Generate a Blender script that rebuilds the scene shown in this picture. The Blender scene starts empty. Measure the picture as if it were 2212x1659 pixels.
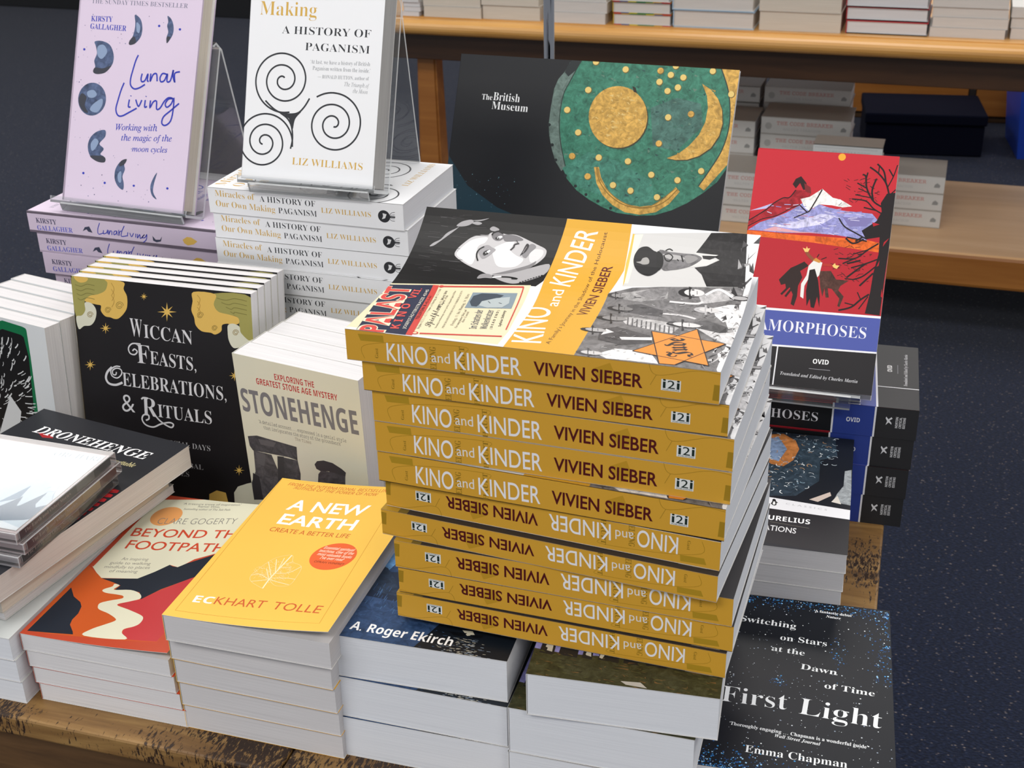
import bpy, bmesh, math, random
from mathutils import Vector, Matrix, geometry
sc = bpy.context.scene
COL = sc.collection
TZ = 0.75                                   # height of the book table's top above the floor

# ------------------------------------------------------------------ camera
cd = bpy.data.cameras.new('camera'); cam = bpy.data.objects.new('camera', cd); COL.objects.link(cam)
ax_r = Vector((0.957876,0.286559,-0.018903)); ax_u = Vector((-0.110424,0.428276,0.896876)); ax_f = Vector((-0.265104,0.857009,-0.441878))
m = Matrix((ax_r, ax_u, -ax_f)).transposed().to_4x4(); m.translation = Vector((0, 0, 0.66584+TZ))
cam.matrix_world = m
cd.sensor_width = 36; cd.lens = 2838.86/2212*36; cd.clip_start = .05; cd.clip_end = 60
cd.dof.use_dof = True; cd.dof.focus_distance = 1.0; cd.dof.aperture_fstop = 26
sc.camera = cam
# ------------------------------------------------------------------ world, ceiling lights, exposure
w = bpy.data.worlds.new('shop_ambient'); sc.world = w; w.use_nodes = True
w.node_tree.nodes['Background'].inputs[0].default_value = (.93,.96,1,1)
w.node_tree.nodes['Background'].inputs[1].default_value = .72
def panel(x, y, sx, sy, p):
    l = bpy.data.lights.new('ceiling_panel', 'AREA'); l.shape = 'RECTANGLE'; l.size = sx; l.size_y = sy; l.energy = p*.88; l.color = (1,.975,.94)
    o = bpy.data.objects.new('ceiling_panel', l); o.location = (x, y, 2.95); COL.objects.link(o)
for x, y, sx, sy, p in [(-3.3,4.1,1.3,1.3,34),(-2.6,1.2,1.3,.7,30),(-.6,1.0,1.3,.7,26),(1.6,1.0,1.3,.7,28),(-.9,-1.1,1.3,.9,44),(1.4,-1.1,1.3,.9,34),(-2.8,-1.6,1.3,.9,30),
                        (-.3,3.6,1.5,.8,32),(2.1,3.6,1.3,.7,30),(.2,6.2,1.5,.9,30),(-3.2,7.2,1.3,.7,36),(3.2,6.4,1.3,.7,26),(-4.6,1.5,1.3,.7,30)]:
    panel(x, y, sx, sy, p)
sc.view_settings.view_transform = 'Standard'; sc.view_settings.look = 'None'; sc.view_settings.gamma = 1
sc.view_settings.use_curve_mapping = False; sc.view_settings.exposure = 0.0

# ------------------------------------------------------------------ materials
def lin(h):
    h = h.lstrip('#'); return tuple(((c/12.92) if c <= .04045 else ((c+.055)/1.055)**2.4) for c in (int(h[i:i+2],16)/255 for i in (0,2,4)))+(1,)
MATS = {}
def ink(h, rough=.42):
    k = h+str(rough)
    if k not in MATS:
        mt = bpy.data.materials.new('print_'+h.strip('~#')); mt.use_nodes = True; b = mt.node_tree.nodes['Principled BSDF']; c = lin(h.strip('~'))
        b.inputs['Base Color'].default_value = c
        if h[0] == '~':                                   # painted or photographed areas: mottled ink
            nt = mt.node_tree; tc = nt.nodes.new('ShaderNodeTexCoord'); nz = nt.nodes.new('ShaderNodeTexNoise'); nz.inputs['Scale'].default_value = 130; nz.inputs['Detail'].default_value = 7; nz.inputs['Roughness'].default_value = .72; nz.inputs['Distortion'].default_value = .8
            nt.links.new(tc.outputs['Object'], nz.inputs['Vector'])
            nt.links.new(ramp(nt, nz.outputs['Fac'], [(.32, tuple(x*.5 for x in c[:3])+(1,)), (.5, c), (.68, tuple(min(.95, x*1.45+.01) for x in c[:3])+(1,))]), b.inputs['Base Color'])
        b.inputs['Roughness'].default_value = rough; b.inputs['Specular IOR Level'].default_value = .25
        MATS[k] = mt
    return MATS[k]
def nodes(name):
    mt = bpy.data.materials.new(name); mt.use_nodes = True; nt = mt.node_tree; return mt, nt, nt.nodes['Principled BSDF']
def N(nt, t, **kw):
    n = nt.nodes.new(t)
    for k, v in kw.items():
        if k in n.inputs: n.inputs[k].default_value = v
        else: setattr(n, k, v)
    return n
def ramp(nt, src, stops):
    r = nt.nodes.new('ShaderNodeValToRGB'); el = r.color_ramp.elements
    while len(el) < len(stops): el.new(.5)
    for e, (p, c) in zip(el, stops): e.position = p; e.color = lin(c) if isinstance(c, str) else c
    nt.links.new(src, r.inputs[0]); return r.outputs[0]
def paper(name, base, dark, axis=2):
    """cut page edges: fine lines that run along the thickness of the block"""
    mt, nt, b = nodes('pages_'+name)
    tc = N(nt, 'ShaderNodeTexCoord'); mp = N(nt, 'ShaderNodeMapping'); s = [9,9,9]; s[axis] = 2600
    mp.inputs['Scale'].default_value = s
    nz = N(nt, 'ShaderNodeTexNoise', Scale=1.0, Detail=3.0); nt.links.new(tc.outputs['Object'], mp.inputs[0]); nt.links.new(mp.outputs[0], nz.inputs['Vector'])
    c = ramp(nt, nz.outputs['Fac'], [(.3, dark), (.62, base)]); nt.links.new(c, b.inputs['Base Color'])
    b.inputs['Roughness'].default_value = .85; b.inputs['Specular IOR Level'].default_value = .15
    bp = N(nt, 'ShaderNodeBump', Strength=.12, Distance=.0004); nt.links.new(nz.outputs['Fac'], bp.inputs['Height']); nt.links.new(bp.outputs[0], b.inputs['Normal'])
    return mt
PAGES = {'white': paper('white', '#dddbdc', '#cbc9cb'), 'cool': paper('cool', '#dfe1e6', '#d2d4da'), 'grey': paper('grey', '#d2cfd0', '#c1bebf'), 'cream': paper('cream', '#d8cfc2', '#c6bcae'), 'warm': paper('warm', '#d9d3cd', '#c8c2bd'), 'dull': paper('dull', '#b3b2b0', '#9c9b9a')}
def wood(name, c0, c1, c2, sc_=(2,26,26), rough=.45, pits=0, gap=None):
    mt, nt, b = nodes(name)
    tc = N(nt, 'ShaderNodeTexCoord'); mp = N(nt, 'ShaderNodeMapping'); mp.inputs['Scale'].default_value = sc_
    nz = N(nt, 'ShaderNodeTexNoise', Scale=1.6, Detail=8.0, Roughness=.62, Distortion=.6)
    nt.links.new(tc.outputs['Object'], mp.inputs[0]); nt.links.new(mp.outputs[0], nz.inputs['Vector'])
    col = ramp(nt, nz.outputs['Fac'], [(.3, c0), (.5, c1), (.7, c2)])
    if pits:
        m2 = N(nt, 'ShaderNodeMapping'); m2.inputs['Scale'].default_value = (420,120,120); n2 = N(nt, 'ShaderNodeTexNoise', Scale=1.0, Detail=4.0, Roughness=.7)
        nt.links.new(tc.outputs['Object'], m2.inputs[0]); nt.links.new(m2.outputs[0], n2.inputs['Vector'])
        m3 = N(nt, 'ShaderNodeTexNoise', Scale=11.0, Detail=3.0); nt.links.new(tc.outputs['Object'], m3.inputs['Vector'])
        ml = N(nt, 'ShaderNodeMath', operation='MULTIPLY'); nt.links.new(n2.outputs['Fac'], ml.inputs[0]); nt.links.new(m3.outputs['Fac'], ml.inputs[1])
        f = ramp(nt, ml.outputs[0], [(.285, (0,0,0,1)), (.32, (1,1,1,1))])
        mx = N(nt, 'ShaderNodeMix', data_type='RGBA'); nt.links.new(f, mx.inputs[0]); nt.links.new(col, mx.inputs[6]); mx.inputs[7].default_value = lin('#2c1a0c'); col = mx.outputs[2]
        bp = N(nt, 'ShaderNodeBump', Strength=.5, Distance=.002, invert=True); nt.links.new(f, bp.inputs['Height']); nt.links.new(bp.outputs[0], b.inputs['Normal'])
    nt.links.new(col, b.inputs['Base Color']); b.inputs['Roughness'].default_value = rough
    return mt
def plain(name, h, rough=.5, metal=0, spec=.5):
    mt, nt, b = nodes(name); b.inputs['Base Color'].default_value = lin(h); b.inputs['Roughness'].default_value = rough; b.inputs['Metallic'].default_value = metal; b.inputs['Specular IOR Level'].default_value = spec
    return mt
def clear(name, tint, gloss=.06, edge=.5):
    """thin clear plastic: lets light through, mirrors by Fresnel"""
    mt = bpy.data.materials.new(name); mt.use_nodes = True; nt = mt.node_tree; nt.nodes.remove(nt.nodes['Principled BSDF']); out = nt.nodes['Material Output']
    tr = N(nt, 'ShaderNodeBsdfTransparent'); tr.inputs[0].default_value = tint; gl = N(nt, 'ShaderNodeBsdfGlossy'); gl.inputs['Roughness'].default_value = gloss; gl.inputs[0].default_value = (1,1,1,1)
    fr = N(nt, 'ShaderNodeFresnel', IOR=1.45); mx = N(nt, 'ShaderNodeMixShader'); nt.links.new(fr.outputs[0], mx.inputs[0]); nt.links.new(tr.outputs[0], mx.inputs[1]); nt.links.new(gl.outputs[0], mx.inputs[2])
    if edge:
        df = N(nt, 'ShaderNodeBsdfDiffuse'); df.inputs[0].default_value = (.85,.87,.88,1); m2 = N(nt, 'ShaderNodeMixShader'); m2.inputs[0].default_value = edge
        nt.links.new(mx.outputs[0], m2.inputs[1]); nt.links.new(df.outputs[0], m2.inputs[2]); nt.links.new(m2.outputs[0], out.inputs[0])
    else: nt.links.new(mx.outputs[0], out.inputs[0])
    return mt
ACR = clear('clear_acrylic', (.95,.955,.96,1), .03, .035); ACE = clear('acrylic_edge', (.9,.92,.93,1), .2, .6); CDP = clear('clear_case_plastic', (.97,.98,.98,1), .08, .05); CDE = clear('case_edge', (.9,.9,.92,1), .15, .35)
TABLE_WOOD = wood('worn_table_wood', '#5c4020', '#7e5d33', '#9c7a48', (4,40,40), .5, 1)
APRON_WOOD = wood('dark_table_wood', '#3c2814', '#5a3f22', '#6e5030', (2,24,24), .6)
BEECH = wood('varnished_beech', '#c08a46', '#cf9a55', '#dba966', (1.2,14,30), .3)
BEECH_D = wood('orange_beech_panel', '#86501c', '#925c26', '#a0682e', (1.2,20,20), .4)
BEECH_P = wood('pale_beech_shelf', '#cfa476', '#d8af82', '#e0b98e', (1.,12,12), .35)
# printed art: p = filled shape, s = pen stroke, d = disc, t = lettering; colour, layer, ... in millimetres on the cover
ART={
'lun':[
('t','#77768a',1,'SR','THE SUNDAY TIMES BESTSELLER',14.8,195.7,111.8,4.4,.2,0),
('t','#2f3aa8',1,'SB','KIRSTY',15.9,178.2,25.5,5.1,1.4,0),
('t','#2f3aa8',1,'SB','GALLAGHER',15.6,170.8,42.8,5.2,-0.1,0),
('q','~#4a5878',1,[(66.9,187),(73.8,183.2),(76.9,175),(76.2,166.7),(70.9,160),(64.5,157.6),(62.8,160),(66.3,165.3),(68.1,172.9),(68.1,179.6)]),
('q','~#4a5878',1,[(104.5,187.7),(109.1,185),(112.4,178.6),(112.4,170.3),(106.8,161.7),(105.7,167.5),(107,172.5),(105.1,178.2),(105.9,182.3)]),
('q','~#4a5878',1,[(22.5,158.6),(31.1,159.6),(40.8,156.3),(46.2,147.3),(45.8,138),(38.5,129.4),(28.5,127.1),(23.7,129),(25.6,134.2),(23.9,140),(26.3,147),(24.5,153.6)]),
('d','~#4a5878',1,(25.3,102.2),16.7,16.2),
('q','~#4a5878',1,[(44.1,73.1),(34.6,70.9),(27.4,64.4),(25.2,55.6),(28.9,46.5),(37.8,41.6),(47.1,41.7),(45.5,47.1),(41.1,49.2),(44.6,54.7),(38.9,59.3),(45,66.7)]),
('q','~#4a5878',1,[(72.8,46.9),(66.3,44.6),(60.7,36.4),(60.5,27),(65,19.7),(71.5,16.6),(71.8,22.9),(69.6,29.6),(71.7,36.6),(70.4,41.5)]),
('q','~#4a5878',1,[(109.4,36.9),(105.4,31.1),(103,22.4),(105.9,14.3),(111.7,11.1),(106.9,17.7),(107,26.2)]),
('q','#3a3c46',2,[(64.5,157.6),(62.8,160),(66.3,165.3),(69.3,165.4),(70.9,160)]),
('q','#3a3c46',2,[(23.7,129),(25.7,133.4),(34,133),(41,135.2),(45,136.6),(38.5,129.4),(28.5,127.1)]),
('q','#3a3c46',2,[(9.7,98.2),(11.9,106.9),(18.5,103.9),(17.3,95.3),(22.2,88.8),(15.8,90)]),
('q','#3a3c46',2,[(106.8,161.7),(105.7,167.5),(110.1,167.7)]),
('q','#3a3c46',2,[(66.3,44.6),(72.8,46.9),(70.4,41.5),(64.9,39.4)]),
('q','#3a3c46',2,[(45.5,47.1),(47.1,41.7),(37.8,41.6),(28.9,46.5)]),
('q','#8496b4',2,[(19,109.1),(26,111.3),(30.6,107.3),(26.8,103.7),(20.6,104.1)]),
('q','#8496b4',2,[(27.5,97.7),(37.2,103.5),(38,96.8),(32.5,89.6),(24,91.5)]),
('q','#8496b4',2,[(26.6,153.8),(33.6,155.9),(38.4,149.4),(33,142.3),(27.5,145.3)]),
('q','#8496b4',2,[(28.6,58.5),(33.2,64),(37.7,60.9),(34.3,53.8),(30.4,51.8)]),
('q','#8496b4',2,[(69.7,179.7),(74.1,176.5),(73.9,169.9),(70.7,171.4)]),
('q','#8496b4',2,[(63.8,30.7),(67.5,34.5),(68.6,24.3),(65.5,24.1)]),
('s','#2f3aa8',2,1.6,[(75.2,148.5),(72.8,143),(70.4,133.7),(68.7,125.1),(69.4,119),(73.8,115.7),(79.7,117),(86,120.8)]),
('s','#2f3aa8',2,1.6,[(81.6,131),(80.8,125.9),(82.1,123.2),(85.5,124.6),(88.3,131),(88.3,124.8),(90,124)]),
('s','#2f3aa8',2,1.6,[(91.6,131.7),(91.6,124.2),(94.3,130.7),(98.2,131.6),(99.6,124.7)]),
('s','#2f3aa8',2,1.6,[(110.1,132),(105.1,132.5),(102.6,128.2),(104,124.6),(107.8,126.1),(110.7,132.4),(110.9,125.4),(114.7,126.5),(116.9,136.6),(117.2,130.8),(119.8,125.2),(118.9,133.4),(124.6,135.5)]),
('s','#2f3aa8',2,1.6,[(61.6,120.8),(58.8,113.5),(56.2,103.2),(54.7,94.6),(57.4,88.9),(62.5,88.4),(70.3,92.4),(78.9,97.2)]),
('s','#2f3aa8',2,1.6,[(69.5,105),(69,98.2),(71.7,97.9)]),
('s','#2f3aa8',2,1.6,[(70.9,109),(70.8,108.3)]),
('s','#2f3aa8',2,1.6,[(76.9,105.5),(80.7,99.1),(84,105.5)]),
('s','#2f3aa8',2,1.6,[(88,105.8),(88,99.1),(90.7,99.8)]),
('s','#2f3aa8',2,1.6,[(88.6,109.7),(88.5,109)]),
('s','#2f3aa8',2,1.6,[(94.1,105.9),(94.1,98.4),(97.2,104.5),(101.1,105.6),(101.9,98.1),(105.8,99.2),(110,106.2),(114.6,109.9),(119.6,109.4),(114.7,108.7),(111.3,103.8),(113.6,100.6),(118.2,104.3),(120.5,110.3),(120.9,97.8),(119.1,87.7),(113.6,83.1),(109.4,84.9),(110.7,91.2),(118,97.6),(127,105.3)]),
('t','#2f3aa8',1,'SI','Working with',56.5,74.1,48.5,6.1,3.3,.008),
('t','#2f3aa8',1,'SI','the magic of the',64.2,64.5,58.6,5.8,3.7,.008),
('t','#2f3aa8',1,'SI','moon cycles',77.9,54.9,40.9,5.4,3.2,.008),
('d','#2f3aa8',1,(96,177.7),1.4,1.2),
('d','#2f3aa8',1,(120,175.7),1.4,1.2),
('d','#2f3aa8',1,(10.8,150.3),1.4,1.2),
('d','#2f3aa8',1,(49.3,21.4),1.4,1.2),
('d','#2f3aa8',1,(22.8,28.7),1.5,1.2),
('d','#2f3aa8',1,(83.8,21.8),1.4,1.1),
('d','#2f3aa8',1,(122.8,22.8),1.4,1.2),
],
'lunsp':[
('t','#3a3a5a',1,'SB','KIRSTY',9.6,10.4,24.2,5,-0.1,0),
('t','#5a5ec0',1,'SB','GALLAGHER',9.6,2.6,42.1,5,1.4,0),
('p','#3c4056',1,[(63.6,6.6),(66.8,11.1),(72.1,12.3),(74.9,5.9),(70,6.7),(68.4,8.9)]),
('p','#3c4056',1,[(143.7,9.7),(147,6),(151.9,6.5),(154.6,10.3),(152.6,4.8),(147.5,3.4),(143.9,4.8)]),
('s','#2f3aa8',1,.9,[(85,17.1),(81.7,10.2),(81.8,5.4),(88.2,7.2)]),
('s','#2f3aa8',1,.9,[(88.3,9.9),(87.4,6.3),(91.2,7.5),(93.2,10.8),(92.4,6.4)]),
('s','#2f3aa8',1,.9,[(94.7,10.6),(93.7,6),(96.2,10),(97.7,9.4),(97.1,5.8)]),
('s','#2f3aa8',1,.9,[(103.1,10.7),(100.5,9.7),(99.6,6.4),(102.2,7.7),(103.7,10.7),(103.3,6.1)]),
('s','#2f3aa8',1,.9,[(106.1,12),(105.2,5.9),(106.5,9.6),(108.9,11.3)]),
('s','#2f3aa8',1,.9,[(113.2,16.8),(109.1,10.2),(108.1,5.6),(114.9,6.9)]),
('s','#2f3aa8',1,.9,[(116.1,10.5),(115,6.3)]),
('s','#2f3aa8',1,.9,[(118.4,10.2),(119.7,6.3),(122.7,10.3)]),
('s','#2f3aa8',1,.9,[(125.2,10),(124.2,6)]),
('s','#2f3aa8',1,.9,[(127.2,9.9),(126.3,5.7),(129.6,9.6),(129.7,5.5),(135,10.1),(131.5,6.7),(135.1,7.1),(137.6,10.4),(136.1,4.9),(132.3,1.8)]),
('p','#d9b25c',1,[(177.3,9),(182.6,12.5),(187.3,12.3),(193.5,8.9),(189.2,5.5),(182.3,3.7),(178.7,5.6)]),
],
'mir':[
('t','#c9a24c',1,'SR','Making',10.9,163.8,62.4,13.3,.2,0),
('t','#c9a24c',1,'SR','Miracles of',9,201.5,91,11.7,-0.1,0),
('t','#c9a24c',1,'SR','Our Own',10.2,182,65.1,12.1,.3,0),
('t','#2e3035',1,'SR','A HISTORY OF',36.4,146.5,96.5,7.4,-0.1,0),
('t','#2e3035',1,'SR','PAGANISM',62.9,131.2,69.7,7.4,-0.2,0),
('t','#8d8f94',1,'SR','‘At last, we have a history of British',69.5,118.5,64.4,3.9,.5,0),
('t','#8d8f94',1,'SR','Paganism written from the inside.’',72.5,112.4,62.2,3.9,.2,0),
('t','#8d8f94',1,'SR','— RONALD HUTTON, author of',78.5,104.6,55.3,3.5,.7,0),
('t','#8d8f94',1,'SI','The Triumph of',107.8,98.5,26.6,3.9,-1.1,0),
('t','#8d8f94',1,'SI','the Moon',117.5,92.4,15.8,3.9,-1.1,0),
('t','#c9a24c',1,'SR','LIZ WILLIAMS',56,18.1,77.3,7,-0.4,0),
('s','#2e3035',1,1.7,[(42.3,103.1),(41.8,103.7),(41.1,104.2),(40.2,104.5),(39.1,104.6),(37.9,104.3),(36.8,103.7),(35.8,102.8),(35,101.6),(34.6,100.1),(34.6,98.4),(35,96.7),(36,95.1),(37.4,93.7),(39.2,92.6),(41.4,91.9),(43.7,91.8),(46.2,92.3),(48.5,93.3),(50.6,95),(52.2,97.1),(53.3,99.7),(53.7,102.6),(53.3,105.5),(52.1,108.4),(50.2,111.1),(47.6,113.2),(44.4,114.8),(40.8,115.6),(37,115.6),(33.2,114.7),(29.7,112.8),(26.7,110.1),(24.4,106.7),(23,102.8),(22.6,98.5),(23.4,94.2),(25.2,90.1),(28.2,86.4),(32,83.4),(36.6,81.4),(41.7,80.4),(46.9,80.7),(52,82.2),(56.7,84.9),(60.6,88.6),(63.5,93.2),(65.1,98.5),(65.5,104.1),(64.3,109.7),(61.8,115),(57.9,119.7),(52.9,123.4),(47,125.9),(40.6,127.1),(33.9,126.7),(27.4,124.7),(21.5,121.3),(16.6,116.5),(13,110.7),(10.9,104),(10.6,97),(12.1,89.9),(15.4,83.3),(20.3,77.6),(26.6,73.1),(34,70.1),(41.9,68.9),(50,69.6)]),
('s','#2e3035',1,1.7,[(99.1,58.4),(99.8,58.1),(100.7,58.1),(101.7,58.3),(102.6,58.9),(103.4,59.7),(104,60.9),(104.2,62.2),(104.1,63.6),(103.5,65),(102.5,66.4),(101.1,67.5),(99.4,68.3),(97.4,68.7),(95.2,68.6),(93.1,67.9),(91.1,66.7),(89.4,65),(88.1,62.8),(87.4,60.4),(87.4,57.7),(88.1,55),(89.5,52.4),(91.6,50.2),(94.3,48.5),(97.5,47.4),(100.9,47.1),(104.5,47.6),(107.9,48.9),(110.9,51.1),(113.4,53.9),(115.1,57.4),(115.9,61.2),(115.7,65.2),(114.5,69.2),(112.2,72.8),(109,75.9),(105,78.2),(100.4,79.6),(95.6,79.9),(90.6,79.1),(85.9,77.1),(81.8,74),(78.5,70),(76.3,65.3),(75.3,60),(75.7,54.6),(77.5,49.3),(80.7,44.5),(85,40.5),(90.4,37.6),(96.4,36),(102.8,35.7),(109.1,37),(115,39.7),(120.2,43.8),(124.2,49),(126.8,55),(127.8,61.6),(127.2,68.3),(124.8,74.7),(120.8,80.6),(115.4,85.4),(108.9,89),(101.5,90.9),(93.7,91.2),(86,89.6),(78.7,86.3)]),
('s','#2e3035',1,1.7,[(22.1,36.2),(21.3,36.2),(20.5,36.5),(19.7,37),(19,37.8),(18.6,38.8),(18.4,40),(18.6,41.2),(19.2,42.5),(20.1,43.7),(21.4,44.6),(23,45.3),(24.9,45.5),(26.8,45.3),(28.7,44.6),(30.4,43.4),(31.9,41.8),(32.9,39.8),(33.4,37.5),(33.2,35),(32.4,32.6),(31,30.3),(29,28.4),(26.4,27),(23.5,26.1),(20.3,26),(17.1,26.6),(14.1,28),(11.4,30.1),(9.3,32.9),(7.9,36.2),(7.4,39.8),(7.9,43.5),(9.3,47.1),(11.6,50.3),(14.7,53),(18.5,54.9),(22.8,55.9),(27.3,55.9),(31.7,54.8),(35.9,52.7),(39.4,49.7),(42.1,45.8),(43.8,41.3),(44.4,36.5),(43.7,31.5),(41.7,26.8),(38.5,22.6),(34.3,19.1),(29.3,16.7),(23.7,15.4),(17.8,15.5),(12.1,17),(6.8,19.8),(2.3,23.8),(-1.1,28.8),(-3.2,34.6),(-3.7,40.8),(-2.7,47),(-0.1,52.9),(4,58.1),(9.4,62.3),(15.7,65.1),(22.6,66.5),(29.7,66.2),(36.7,64.3),(43,60.8),(48.3,55.9),(52.3,49.8),(54.7,42.9),(55.3,35.5)]),
('s','#2e3035',1,1.7,[(22.4,79.6),(31.9,72.2),(41.1,68.3),(51.2,67.7),(59.9,69.8),(66.2,76.2),(71.1,84.4)]),
('s','#2e3035',1,1.7,[(40,68.3),(48.1,63.2),(53.1,55.5),(55,43.6),(53.4,33.5)]),
('s','#2e3035',1,1.7,[(62.1,71),(55.9,63.6),(54.1,53.6)]),
('p','#2e3035',1,[(42.2,68.4),(51.2,67.7),(61,70.3),(55.9,64),(53.5,56.5),(49.7,63.3)]),
],
'mirsp':[
('t','#c9a24c',1,'SR','Miracles of',8,18.4,45.4,6.5,-0.8,0),
('t','#c9a24c',1,'SR','Our Own Making',7.8,7.7,67.6,6.5,-1,0),
('t','#2e3035',1,'SR','A HISTORY OF',59,16.8,62.3,6,-0.1,0),
('t','#2e3035',1,'SR','PAGANISM',79.2,6.3,42.8,6,0,0),
('t','#c9a24c',1,'SR','LIZ WILLIAMS',127.2,11.2,54.1,5.3,0,0),
('d','#2b2c30',1,(195.3,13.5),6.4,6.3),
('p','#d9dadc',2,[(194,16.7),(198.2,16),(196.4,11.7),(192.9,10.4),(194.4,13.6)]),
('s','#2b2c30',1,1.6,[(200.2,13.5),(207.2,13.7)]),
('s','#2b2c30',1,.5,[(200.2,13.5),(203.2,17.5),(207.1,18.6)]),
('s','#2b2c30',1,.5,[(200.2,13.5),(203.1,15.4),(207,16.1)]),
('s','#2b2c30',1,.5,[(200.2,13.5),(202.9,12.1),(206.7,12.1)]),
('s','#2b2c30',1,.5,[(200.2,13.5),(202.7,10),(206.6,9.6)]),
],
'brit':[
('t','#e6e8ea',1,'SB','The',30.4,223.8,12.2,6.1,.6,-0.01),
('t','#e6e8ea',1,'SB','British',43.7,224,30.6,8.7,-0.9,-0.01),
('t','#e6e8ea',1,'SB','Museum',43.1,214.3,41.9,8.4,-0.9,-0.01),
('p','~#35745f',1,[(138.8,273),(134,262.6),(128.5,249.3),(123.4,236.1),(121.8,218.7),(122.9,201.5),(127.2,182.4),(135.4,159.2),(138.2,146.5),(151.1,134.6),(165.7,126.2),(182.2,119.1),(198.3,114.7),(220.5,113.6),(239.8,116),(257.2,122.9),(272.1,131.6),(287.5,143.5),(300.6,156.1),(309.1,171.4),(309.1,194.3),(310.9,220.3),(311.1,246.2),(309,273.4)]),
('p','~#5d706a',2,[(129.3,273),(125.8,269.6),(121.4,259.7),(115.2,251.2),(112,240.8),(110.8,220.1),(110.8,202.8),(113.1,190),(117.8,176.2),(123.4,163.7),(131.6,153.5),(136,158.7),(130,173.9),(124.1,197.3),(122.2,215.5),(123.4,236.1),(128.7,251.5),(133.9,263.6),(138.8,273)]),
('p','#1f2628',3,[(127.6,272.4),(138.8,273),(133,261.4),(126.1,254.6),(121.5,259.1),(123.5,265.2)]),
('d','#1d2426',4,(117.7,180.6),1.9,1.8),
('d','#1d2426',4,(111.5,201.8),1.8,1.8),
('d','#1d2426',4,(123.8,164.8),1.8,1.7),
('d','#1d2426',4,(136.7,149.1),1.8,1.7),
('d','#1d2426',4,(149.4,138.8),1.8,1.7),
('d','#1d2426',4,(162.3,130.8),1.7,1.7),
('d','#1d2426',4,(176.4,125.1),1.8,1.7),
('d','#1d2426',4,(191.2,118.9),1.7,1.7),
('p','~#3d7a69',2,[(132.3,156.8),(159,176.2),(191.1,169.1),(231.8,151.3),(238.5,125.4),(208,124.7),(180.7,130.8),(150.5,138.9),(137.9,148.6)]),
('p','~#436a61',2,[(220.5,227.6),(246.9,239.9),(273.1,235.4),(278.3,212.8),(254.3,184.8),(228,188)]),
('p','#3a3a2a',4,[(219.5,216.5),(219.8,210.9),(219.1,205.4),(217.4,200.1),(214.9,195.3),(211.5,191),(207.5,187.4),(202.8,184.6),(197.6,182.7),(192.2,181.8),(186.5,181.9),(181,182.9),(175.6,184.9),(170.6,187.8),(166,191.6),(162.2,196),(159.1,201),(156.9,206.4),(155.7,212),(155.4,217.8),(156.1,223.4),(157.8,228.7),(160.4,233.6),(163.9,237.9),(168,241.4),(172.8,244.1),(178,245.9),(183.5,246.8),(189.1,246.6),(194.6,245.5),(200,243.5),(204.9,240.5),(209.4,236.8),(213.1,232.4),(216.1,227.4),(218.3,222.1)]),
('p','~#c79d4c',5,[(218.3,217.7),(218.5,212.1),(217.8,206.6),(216.2,201.3),(213.7,196.4),(210.3,192.1),(206.2,188.6),(201.5,185.8),(196.4,183.9),(190.9,183),(185.3,183.1),(179.7,184.1),(174.3,186.1),(169.3,189),(164.8,192.8),(160.9,197.2),(157.9,202.2),(155.7,207.6),(154.4,213.2),(154.1,219),(154.9,224.6),(156.6,229.9),(159.2,234.8),(162.6,239.1),(166.8,242.6),(171.5,245.3),(176.7,247.1),(182.2,248),(187.8,247.8),(193.4,246.7),(198.7,244.7),(203.7,241.7),(208.1,238),(211.9,233.6),(214.9,228.6),(217,223.3)]),
('p','#2a2820',7,[(198,248.9),(201.5,247.5),(203.9,241.8),(199.9,243.2)]),
('p','#3a3a2a',4,[(272.7,255.1),(282.7,249.5),(291.3,240.7),(297,229.7),(299.4,215.3),(297.4,202.7),(290.7,189.7),(279.3,180.5),(267.2,175.5),(255.6,174.4),(245.8,175.5),(256.9,180.8),(267.4,190),(276.4,202.2),(281.4,216.1),(282.1,230.8),(279.4,243.1)]),
('p','~#c79d4c',5,[(271.6,256.1),(281.7,250.5),(290.2,241.7),(295.9,230.7),(298.3,216.3),(296.4,203.7),(289.7,190.7),(278.2,181.4),(266.1,176.5),(254.5,175.3),(244.7,176.4),(255.8,181.7),(266.3,191),(275.3,203.1),(280.3,217.1),(281,231.7),(278.3,244)]),
('p','~#c79d4c',5,[(289.1,273.8),(308.9,273.9),(311.1,246.2),(311,219.3),(309.6,191.2),(308.7,174.5),(288.2,146.2),(281.8,150.3),(290.8,166.8),(300.6,187.4),(305.1,208.5),(304.5,229.2),(299.4,251.6)]),
('s','#2b3b36',5,1.2,[(289.1,273.8),(299.4,251.6),(304.5,229.2),(305.1,208.5),(300.6,187.4),(290.8,166.8),(281.8,150.3)]),
('p','~#c79d4c',5,[(167.2,160.8),(172.7,161.2),(176.3,150.8),(183.9,139.7),(195.2,130),(208,124.7),(222.5,123.4),(236.2,126.2),(248.1,134.7),(258.2,147.2),(263.1,142.9),(253.2,128.8),(240.4,119.2),(223.6,115),(207,116.1),(192.9,122.3),(180.5,131.9),(172.2,144)]),
('s','#8a6a2c',6,1,[(170,160.5),(175.3,146.4),(187,133.5),(203.7,124.3),(222.7,121.8),(238.5,125.4),(250.5,132.8),(260.6,145.3)]),
('s','#8a6a2c',6,.8,[(171.4,160.6),(176.1,148.6),(189,134.8),(204.6,126),(222.5,122.9),(238.2,127.5),(258.4,146.2)]),
('d','#6d5a2c',5,(188.5,265.6),3.8,3.7),
('d','#dcc072',6,(188.1,266),3.4,3.3),
('d','#6d5a2c',5,(226.1,266.5),3.8,3.6),
('d','~#c79d4c',6,(225.8,266.9),3.3,3.2),
('d','#6d5a2c',5,(237.7,262.8),3.8,3.6),
('d','#dcc072',6,(237.4,263.2),3.3,3.2),
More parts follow.
